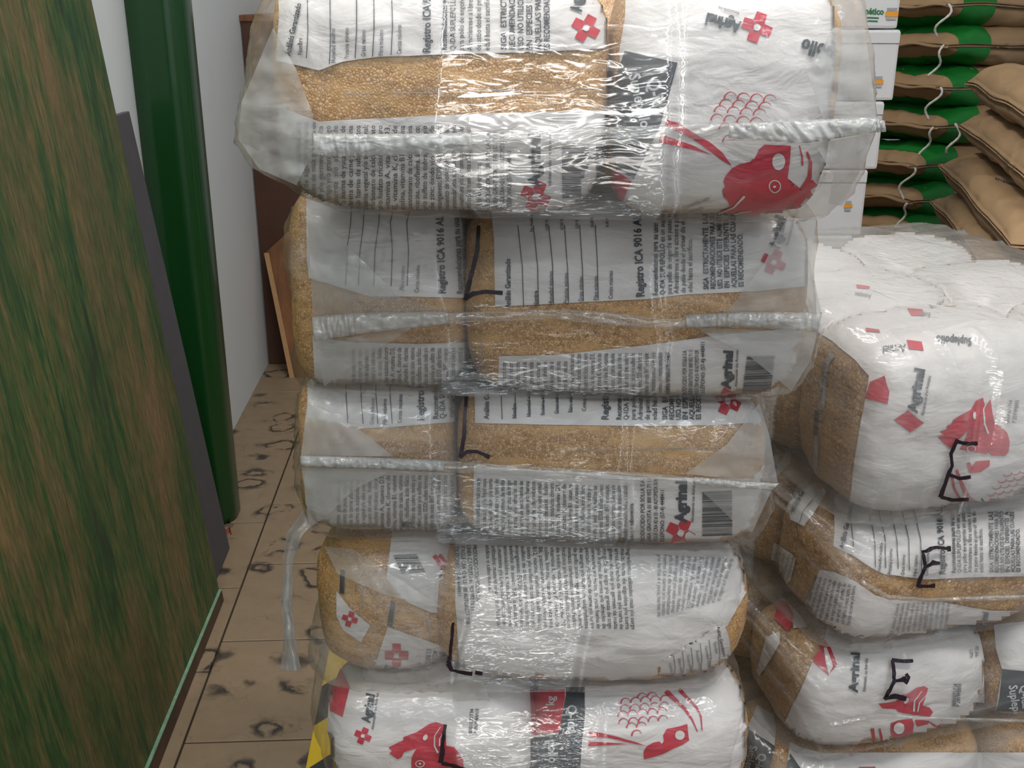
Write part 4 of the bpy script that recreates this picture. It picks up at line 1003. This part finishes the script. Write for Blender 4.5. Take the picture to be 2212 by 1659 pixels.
B.w.poly(Z2([(700, 520), (705, 800), (700, 900), (830, 960), (980, 1060), (1070, 1105), (1400, 1142), (1700, 1125), (2500, 1110), (2500, 520)]))
B.w.poly(Z2([(480, 1350), (545, 1200), (600, 1070), (700, 1085), (870, 1165), (1000, 1260), (1100, 1290), (1500, 1310), (1850, 1372), (2500, 1380), (2500, 1700), (640, 1700), (560, 1440)]))
B.w.poly(Z2([(430, 430), (520, 395), (600, 440), (640, 500), (560, 640), (480, 750), (380, 700), (360, 600), (390, 500)]))
B.w.poly(Z2([(250, 865), (400, 960), (420, 990), (380, 1150), (330, 1200), (210, 1080)]))
B.w.poly(Z2([(220, 240), (380, 190), (370, 280), (250, 400), (180, 370)]))
B.k.text('Análisis Garantizado', 1716, 1112, 15, 62, .8, 1); B.k.text('Análisis Garantizado', 1825, 1185, 14, 78, .8, .8); B.k.text('Análisis Garantizado', 1664, 1034, 12, 58, .8, .6)
B.k.stroke(Z2([(455, 725), (480, 640), (575, 530)]), 1.5); B.k.stroke(Z2([(430, 740), (440, 800), (450, 860)]), 1.5)
for i, x in enumerate([845, 1000, 1075, 1165, 1250, 1340]): B.k.stroke(Z2([(x, 900+ (140 if i else 0)+i*8), (x-5, 850), (x-50 if i else x-30, 640)]), 1.6)
for t, x, y in (('Humedad máximo', 1040, 1080), ('Proteína mínimo', 1115, 1105), ('Grasa mínimo', 1210, 1112), ('Fibra máximo', 1302, 1112), ('Ceniza máximo', 1388, 1108)): B.k.text(t, 1600+x/S2, 920+y/S2, 11, 86, .72)
B.k.text('Registro ICA 9016 AL', 1600+1515/S2, 920+1100/S2, 18.5, 92, .82, 1)
lines(B.k, REC, 1600+1592/S2, 920+1090/S2, 11.9, 12.5, 91, 0, None, first_bold=True, sx=.8); lines(B.k, SIGA, 1600+1875/S2, 920+1085/S2, 11.4, 12.5, 90.5, .8, 125)
for i, t in enumerate(ING[:9]): B.k.text(t, 1745+i*11.5, 1325+i*2.8, 11.5, 72+i*1.2, .8, .5 if i == 0 else 0, 85)
for i, t in enumerate(ING[:5]): B.kl.text(t[::1], 1668+i*10, 1238+i*3, 10, 74, .8, 0, 52)
for i, t in enumerate(ING[14:25]): B.kl.text(t, 1928+i*11.5, 1362-i*.5, 11, 78+i*.6, .8, 0, 62)
B.kl.text('Agrinal', 2128, 1362, 19, 84, .8, 1.6)
B.done()
B = Multi(RB[2][1])
B.w.poly(Z3([(725, 500), (640, 655), (560, 850), (480, 1010), (430, 1120), (440, 1420), (1850, 1420), (1920, 1000), (1925, 900), (1920, 700), (1880, 500), (1840, 330), (760, 330)]))
B.w.poly(Z3([(2050, 700), (2010, 560), (1990, 380), (2500, 330), (2500, 1420), (1880, 1420), (2000, 1040)]))
B.w.poly(Z3([(300, 470), (400, 430), (400, 520), (330, 640), (250, 760), (230, 720)])); B.w.poly(Z3([(395, 160), (500, 260), (560, 330), (600, 400), (500, 410), (480, 300), (380, 210)]))
B.r.poly(Z3([(728, 500), (775, 560), (790, 600), (820, 680), (755, 750), (640, 652)])); B.w2.poly(Z3([(722, 560), (745, 560), (790, 690), (760, 745), (735, 660)]))
B.r.poly(Z3([(388, 205), (450, 218), (500, 310), (490, 395), (455, 430), (360, 345)]))
B.k.text('Agrinal', 1570+965/S3, 1240+870/S3, 26, 86, .8, 1.7, fit=80); B.k.text('Alimentando sus Animales', 1570+1025/S3, 1240+868/S3, 10, 85, .8, .3, 68)
B.k.text('0001071734', 1570+1690/S3, 1240+975/S3, 11, 86, .9, .6); B.k.text('P 2019FEB03', 1570+1720/S3, 1240+975/S3, 11, 86, .85, .6)
B.kl.text('LOTE', 1570+1800/S3, 1240+565/S3, 9, -95, .8, .4); B.kl.text('FECHA', 1570+1840/S3, 1240+540/S3, 9, -95, .8, .4)
B.r.poly(Z3([(1455, 825), (1400, 840), (1340, 885), (1280, 895), (1250, 940), (1120, 955), (1150, 990), (1250, 1000), (1270, 1020), (1390, 1040), (1500, 1055), (1525, 1020), (1500, 985), (1450, 970), (1490, 840)]))
B.w2.stroke(Z3([(1440, 860), (1385, 930), (1380, 1010)]), 1.5, 4); B.w2.stroke(Z3([(1480, 880), (1420, 950), (1410, 1010)]), 1.2, 3); B.w2.ell(1570+1325/S3, 1240+930/S3, 4, 7, rot=.6)
B.r.poly(Z3([(1215, 1100), (1270, 1080), (1370, 1068), (1385, 1110), (1375, 1170), (1320, 1205), (1220, 1200), (1212, 1150)])); B.w2.ell(1570+1270/S3, 1240+1135/S3, 11, 12)
B.r.poly(Z3([(1390, 1075), (1500, 1080), (1490, 1105), (1410, 1125)]))
B.r.stroke(Z3([(1500, 1090), (1600, 1150), (1700, 1170), (1820, 1155)]), 3, 5); B.r.stroke(Z3([(1520, 1110), (1650, 1180), (1780, 1200)]), 2, 4)
B.r.stroke(Z3([(1075, 1140), (1090, 1230), (1145, 1325)]), 8, 3); B.r.stroke(Z3([(1130, 1140), (1150, 1230), (1205, 1325)]), 4, 8)
rws = []
for r in range(3):
    for k2 in range(4): rws.append((1570+(1290+r*55+k2*62)/S3, 1240+(1290-r*50-k2*12)/S3, 10, 7))
for (x, y, rx, ry) in rws: B.r.arc(x, y, rx, ry, 0, 90, 1.2, 1.8, 6)
B.c.poly(Z3([(2050, 700), (2400, 735), (2400, 1290), (2110, 1235), (1885, 1220), (1960, 1110), (2005, 1040), (2035, 900)]))
B.r.poly(Z3([(1880, 1236), (2085, 1262), (2060, 1300), (1820, 1280)]))
B.l.text('Suplepollo', 1570+2095/S3, 1240+820/S3, 25, -82, .84, .8); B.l.text('Q-ida', 1570+2170/S3, 1240+820/S3, 25, -82, .84, .8)
B.done()
B = Multi(RB[3][1])
B.w.poly(Z3([(470, 1255), (560, 1300), (720, 1335), (2500, 1320), (2500, 1800), (560, 1800), (500, 1444), (455, 1390)]))
B.w.poly(Z3([(230, 980), (350, 1060), (370, 1150), (360, 1290), (160, 1150)]))
B.c.poly(Z3([(160, 1150), (365, 1290), (290, 1600), (20, 1600)])); B.c.poly(Z3([(475, 1340), (560, 1460), (560, 1600), (410, 1600)]))
B.l.text('Suplepollo', 1570+190/S3, 1240+1275/S3, 24, -103, .84, .8); B.l.text('Q-ida', 1570+255/S3, 1240+1330/S3, 25, -103, .84, .8)
B.r.poly(Z3([(975, 1440), (1100, 1436), (1100, 1600), (975, 1600)]))
B.done()
WRB = []
for k, (rb, bags, z0, z1, off) in enumerate(RB):
    inv = lambda p, off=off: (((p.x-CR.x-off)*math.cos(YR)+(p.y-CR.y)*math.sin(YR)), (-(p.x-CR.x-off)*math.sin(YR)+(p.y-CR.y)*math.cos(YR)))
    if k == 0:   # long folds fan out from the far left top over the dome
        def wr(x, y, z):
            dx, dy = x+.02, (.60-y)-(z-.86)*1.; r = math.hypot(dx, dy)
            return ridge(Vector((math.atan2(dy, dx)*14, r*2.2, 3.)), 3)*.0065*min(1, r/.08)
    else:
        def wr(x, y, z): return ridge(Vector((math.atan2(z-z1-.03, x+.05)*7, x*4, y*3)), 4)*.0045
    f = film('film_wrap', 'wrap3' if k == 0 else 'wrap2', rb, z0-.002, z1+(.006 if k == 0 else -.002), -.008, .575, lambda z: -.016, lambda z: RL+.02, 0, 10, N=520, R=64 if k < 3 else 24, bvh=bvh_of(bags), wr=wr, sh=5, yaw=YR, piv=Vector((CR.x+off, CR.y, 0)), dents=.003)
    WRB.append(bvh_of([f]))
mark(RB[0][0], WRB[0], [[(2066, 947), (2051, 978), (2054, 1004), (2046, 1021), (2038, 1045), (2028, 1072)], [(2028, 1071), (2055, 1077), (2089, 1076)], [(2066, 952), (2090, 957), (2109, 956)], [(2048, 1024), (2070, 1031), (2092, 1029)]], 8.5)
mark(RB[1][0], WRB[1], [[(2047, 1186), (2020, 1184), (1991, 1190), (1996, 1224), (1984, 1250), (1979, 1266)], [(1979, 1264), (1998, 1264), (2017, 1263)], [(1996, 1224), (2012, 1214), (2028, 1216)], [(2046, 1180), (2047, 1192)]], 8)
mark(RB[2][0], WRB[2], [[(1970, 1428), (1950, 1429), (1924, 1427)], [(1925, 1427), (1928, 1450), (1930, 1469), (1918, 1492), (1908, 1508)], [(1908, 1507), (1930, 1501), (1956, 1507)], [(1930, 1469), (1955, 1466)], [(1954, 1456), (1960, 1464), (1953, 1474)]], 8.5)
ribbon('seal_strip', [(1860, 1250), (1920, 1285), (2000, 1292), (2120, 1288), (2240, 1284)], [(1860, 1262), (1920, 1296), (2000, 1300), (2120, 1298), (2240, 1293)], 1.03, 'seam', RB[1][0], .003, WRB[1], .004)
ribbon('seal_strip', [(1790, 1560), (1850, 1550), (1890, 1540), (1990, 1548), (2240, 1555)], [(1794, 1572), (1860, 1558), (1900, 1548), (1990, 1554), (2240, 1562)], 1.03, 'seam', RB[2][0], .003, WRB[2], .004)
pallet('wooden_pallet', (CR.x+.2*math.cos(YR)-.27*math.sin(YR)-.03, CR.y+.27*math.cos(YR)+.2*math.sin(YR)), YR, .46, .56, ZR[5]-.003, 'timber pallet under the lower right stack of feed bundles')
# ================================================================== KRAFT SACKS AT THE BACK RIGHT
def sack(label, group, C, X, Yd, L, Wd, Hh, droopx, droopy, band=True, string=True, mat='kraft', seed=0, sl=.11):
    X = Vector(X).normalized(); Yd = Vector(Yd).normalized(); C = Vector(C)
    root = empty('kraft_sack', C, label, 'sack', group)
    def surf(x, y, side, off=0.):
        ex = max(0, min(1, x/.10))**.55 * max(0, min(1, (L-x)/.10))**.55
        t = 2*y/Wd-1; ey = max(0, 1-abs(t)**7)**(1/2.2)
        h = Hh/2*ex*ey*(1+.10*noise.noise(Vector((x*7+seed, y*7, side*3)))) + .003
        h += (.007*noise.noise(Vector((x*16+seed, y*16, side*5)))-.006*ridge(Vector((x*9+y*5+seed, y*14-x*4, side*2.)), 4))*min(1, ex*ey*1.6)
        z = side*(h+off)-droopx*x*x/L-droopy*y*y/Wd
        wob = .008*noise.noise(Vector((x*5, y*5, seed)))
        return C+X*(x+wob*.3)+Yd*y+Vector((0, 0, z+wob))
    nx, ny = 44, 30
    xs = [L*(1-math.cos(math.pi*i/nx))/2 for i in range(nx+1)]; ys = [Wd*(1-math.cos(math.pi*j/ny))/2 for j in range(ny+1)]
    V, F = [], []
    for side in (1, -1):
        o0 = len(V)
        for x in xs:
            for y in ys: V.append(surf(x, y, side))
        for i in range(nx):
            for j in range(ny):
                a = o0+i*(ny+1)+j; q = (a, a+ny+1, a+ny+2, a+1); F.append(q if side > 0 else q[::-1])
    n1 = (nx+1)*(ny+1)
    bd = [i*(ny+1) for i in range(nx+1)]+[nx*(ny+1)+j for j in range(1, ny+1)]+[i*(ny+1)+ny for i in range(nx-1, -1, -1)]+[j for j in range(ny-1, 0, -1)]
    for a, b in zip(bd, bd[1:]+bd[:1]): F.append((a, b, b+n1, a+n1))
    mesh_obj('paper_body', V, F, MAT[mat], root)
    # sewn hem standing out at the near end
    hv, hf = [], []
    for j, y in enumerate(ys):
        m = (surf(0, y, 1)+surf(0, y, -1))/2
        for dx, dz in ((0, .004), (-.022, .003), (-.022, -.003), (0, -.004)): hv.append(m+X*dx+Vector((0, 0, dz+.003*math.sin(y*40+seed))))
    for j in range(ny):
        for k in range(4): a = j*4+k; b = j*4+(k+1) % 4; hf.append((a, b, b+4, a+4))
    hf += [(0, 1, 2, 3), tuple(ny*4+k for k in (3, 2, 1, 0))]
    mesh_obj('sewn_hem', hv, hf, MAT[mat], root)
    if band:
        for side in (1, -1):
            V, F = [], []; bx = [.034+sl*i/8 for i in range(9)]
            for x in bx:
                for y in ys: V.append(surf(x, y, side, .0015))
            for i in range(8):
                for j in range(ny): a = i*(ny+1)+j; F.append((a, a+ny+1, a+ny+2, a+1))
            mesh_obj('green_band', V, F, MAT['green'], root)
    if string:
        p = C+X*-.02+Vector((0, 0, 0)); pts = []
        for i in range(15):
            t = i/14; pts.append(p+Vector((.010*math.sin(t*7+seed)-.02*t, -.012-.012*math.sin(t*5+seed*2), .004-(.080+.012*math.sin(seed))*t)))
        tube('string_tail', pts, [.0028+.0008*(i % 2) for i in range(15)], MAT['string'], root, 6)
    return root
Xk, Yk = (.93, .37, 0), (-.37, .93, 0)
kl = [(2058, 12), (2048, 100), (2036, 190), (2026, 275), (1978, 362), (1972, 437), (1950, 505)]
names = ['topmost', 'second', 'third', 'fourth', 'fifth', 'sixth', 'seventh']
KG = 'brown kraft sacks stacked at the back right'
zk = []
for i, (px, py) in enumerate(kl):
    p = onY(px, py, 2.88); zk.append(p.z)
    sack('%s brown kraft sack down the back column with green bands and string tails' % names[i], KG, p, Xk, Yk, .72, .42, .108, .03, [.05, .05, .05, .07, .13, .15, .19][i], True, i != 6, 'kraft', i*3.3)
z = zk[-1]-.11
for i in range(5):
    if z < .05: break
    sack('brown kraft sack low in the back column, hidden behind the right stack', KG, (1.10, 2.9, z), Xk, Yk, .72, .42, .108, .02, .03, False, False, 'kraft', 40+i); z -= .108
small = onY(1990, 482, 2.70)
# crosswise sacks in front, long sides running towards the viewer
Xc, Yc = (-.205, -.979, 0), (.979, -.205, 0)
cl = [(2088, 180, 0), (2072, 272, 1), (2030, 362, 1), (2012, 436, 0), (1988, 512, 1)]
kn = ['first crosswise kraft sack beside the back column, bulging and pale', 'second crosswise kraft sack, pleated top next to the fourth string', 'third crosswise kraft sack with a line of dark print on top', 'fourth crosswise kraft sack, sloping under the printed one', 'lowest visible crosswise kraft sack, half behind the film dome']
for i, (px, py, _) in enumerate(cl):
    p = onY(px, py, 2.62)
    r = sack(kn[i], 'crosswise kraft sacks at the right edge', p, Xc, Yc, .78, .46, .095, .035, .02, False, i in (1,), 'kraft2', 60+i*2.1)
    if i in (2, 4):
        P = Print(); x, y = (2150, 386) if i == 2 else (2140, 535)
        an = math.radians(19 if i == 2 else 22)
        for q in range(12): P.stroke([(x+q*6*math.cos(an), y+q*6*math.sin(an)), (x+(q*6+4)*math.cos(an), y+(q*6+4)*math.sin(an))], 4.5)
        P.lay('printed_line', 'ink', bvh_of([c for c in r.children if c.name.startswith('paper_body')]), .001, r, .1)
    last = p
z = last.z-.10
while z > .05:
    sack('kraft sack low in the crosswise column, hidden by the right stack', 'crosswise kraft sacks at the right edge', (last.x+.02, 2.62, z), Xc, Yc, .78, .46, .095, .01, .01, False, False, 'kraft2', 90+z*9); z -= .10
# ================================================================== WHITE CARTONS
ce_ = [1.286, 1.143, 1.0, .858, .716, .574, .432, .290, .148]
rx = [1938, 1930, 1898, 1868, 1842]
Yc2 = 2.30
for i in range(9):
    z0 = ce_[i]-.0; x = onY(rx[i], [68, 212, 340, 440, 520][i], Yc2).x if i < 5 else onY(1842, 520, Yc2).x
    lab = ['topmost white carton in the column behind the tall stack, green lettering', 'second white carton down behind the tall stack, creased top edge', 'third white carton down, mostly behind the film of the top bundle', 'fourth white carton down with a small orange emblem near its edge', 'white carton showing just above the film dome'][i] if i < 5 else 'white carton low in the column, hidden by the stacks'
    z1 = z0; zb = z1-.142
    zb = max(zb, .004)
    r = empty('white_carton', (x-.17, Yc2+.15, zb), lab, 'carton', 'white cartons behind the tall stack')
    bm = box_bm(.34, .30, z1-zb-.001, .006); 
    o = bm_obj('carton_body', bm, MAT['carton'], None, False); o.parent = r; o.location = (0, 0, (z1-zb)/2)
    fl_ = bm_obj('lid_flap', box_bm(.336, .004, .022, .001), MAT['carton']); fl_.parent = r; fl_.location = (0, -.1515, (z1-zb)-.016); fl_.rotation_euler = (.04, 0, 0)
    def dec(nm, px0, py0, px1, py1, mat):
        a, b = onY(px0, py0, Yc2-.0025), onY(px1, py1, Yc2-.0025)
        slab(nm, [Vector((a.x, a.y, b.z)), Vector((b.x, a.y, b.z)), Vector((b.x, a.y, a.z)), Vector((a.x, a.y, a.z))], .0006, MAT[mat], r, 0, (0, -1, 0))
    pos = {0: (1914, 17, 1940, 43), 1: (1886, 165, 1908, 189), 3: (1824, 434, 1841, 456)}.get(i)
    if pos:
        a, b, c, d = pos
        dec('dark_bar', a+3, b, c-2, b+7, 'grey'); dec('orange_emblem', a, b+7.5, c, d-7.5, 'orange'); dec('dark_bar', a+1, d-7, c-4, d, 'grey')
    if i == 0:
        P = Print(); P.text('nético', 1868, 30, 19, -2, .9, 1.6, fit=41); P.stroke([(1872, 38), (1898, 39)], 3.2); P.stroke([(1874, 45), (1896, 46)], 3.0)
        P.lay('green_lettering', 'ginkt', bvh_of([o]), .001, r, .1)
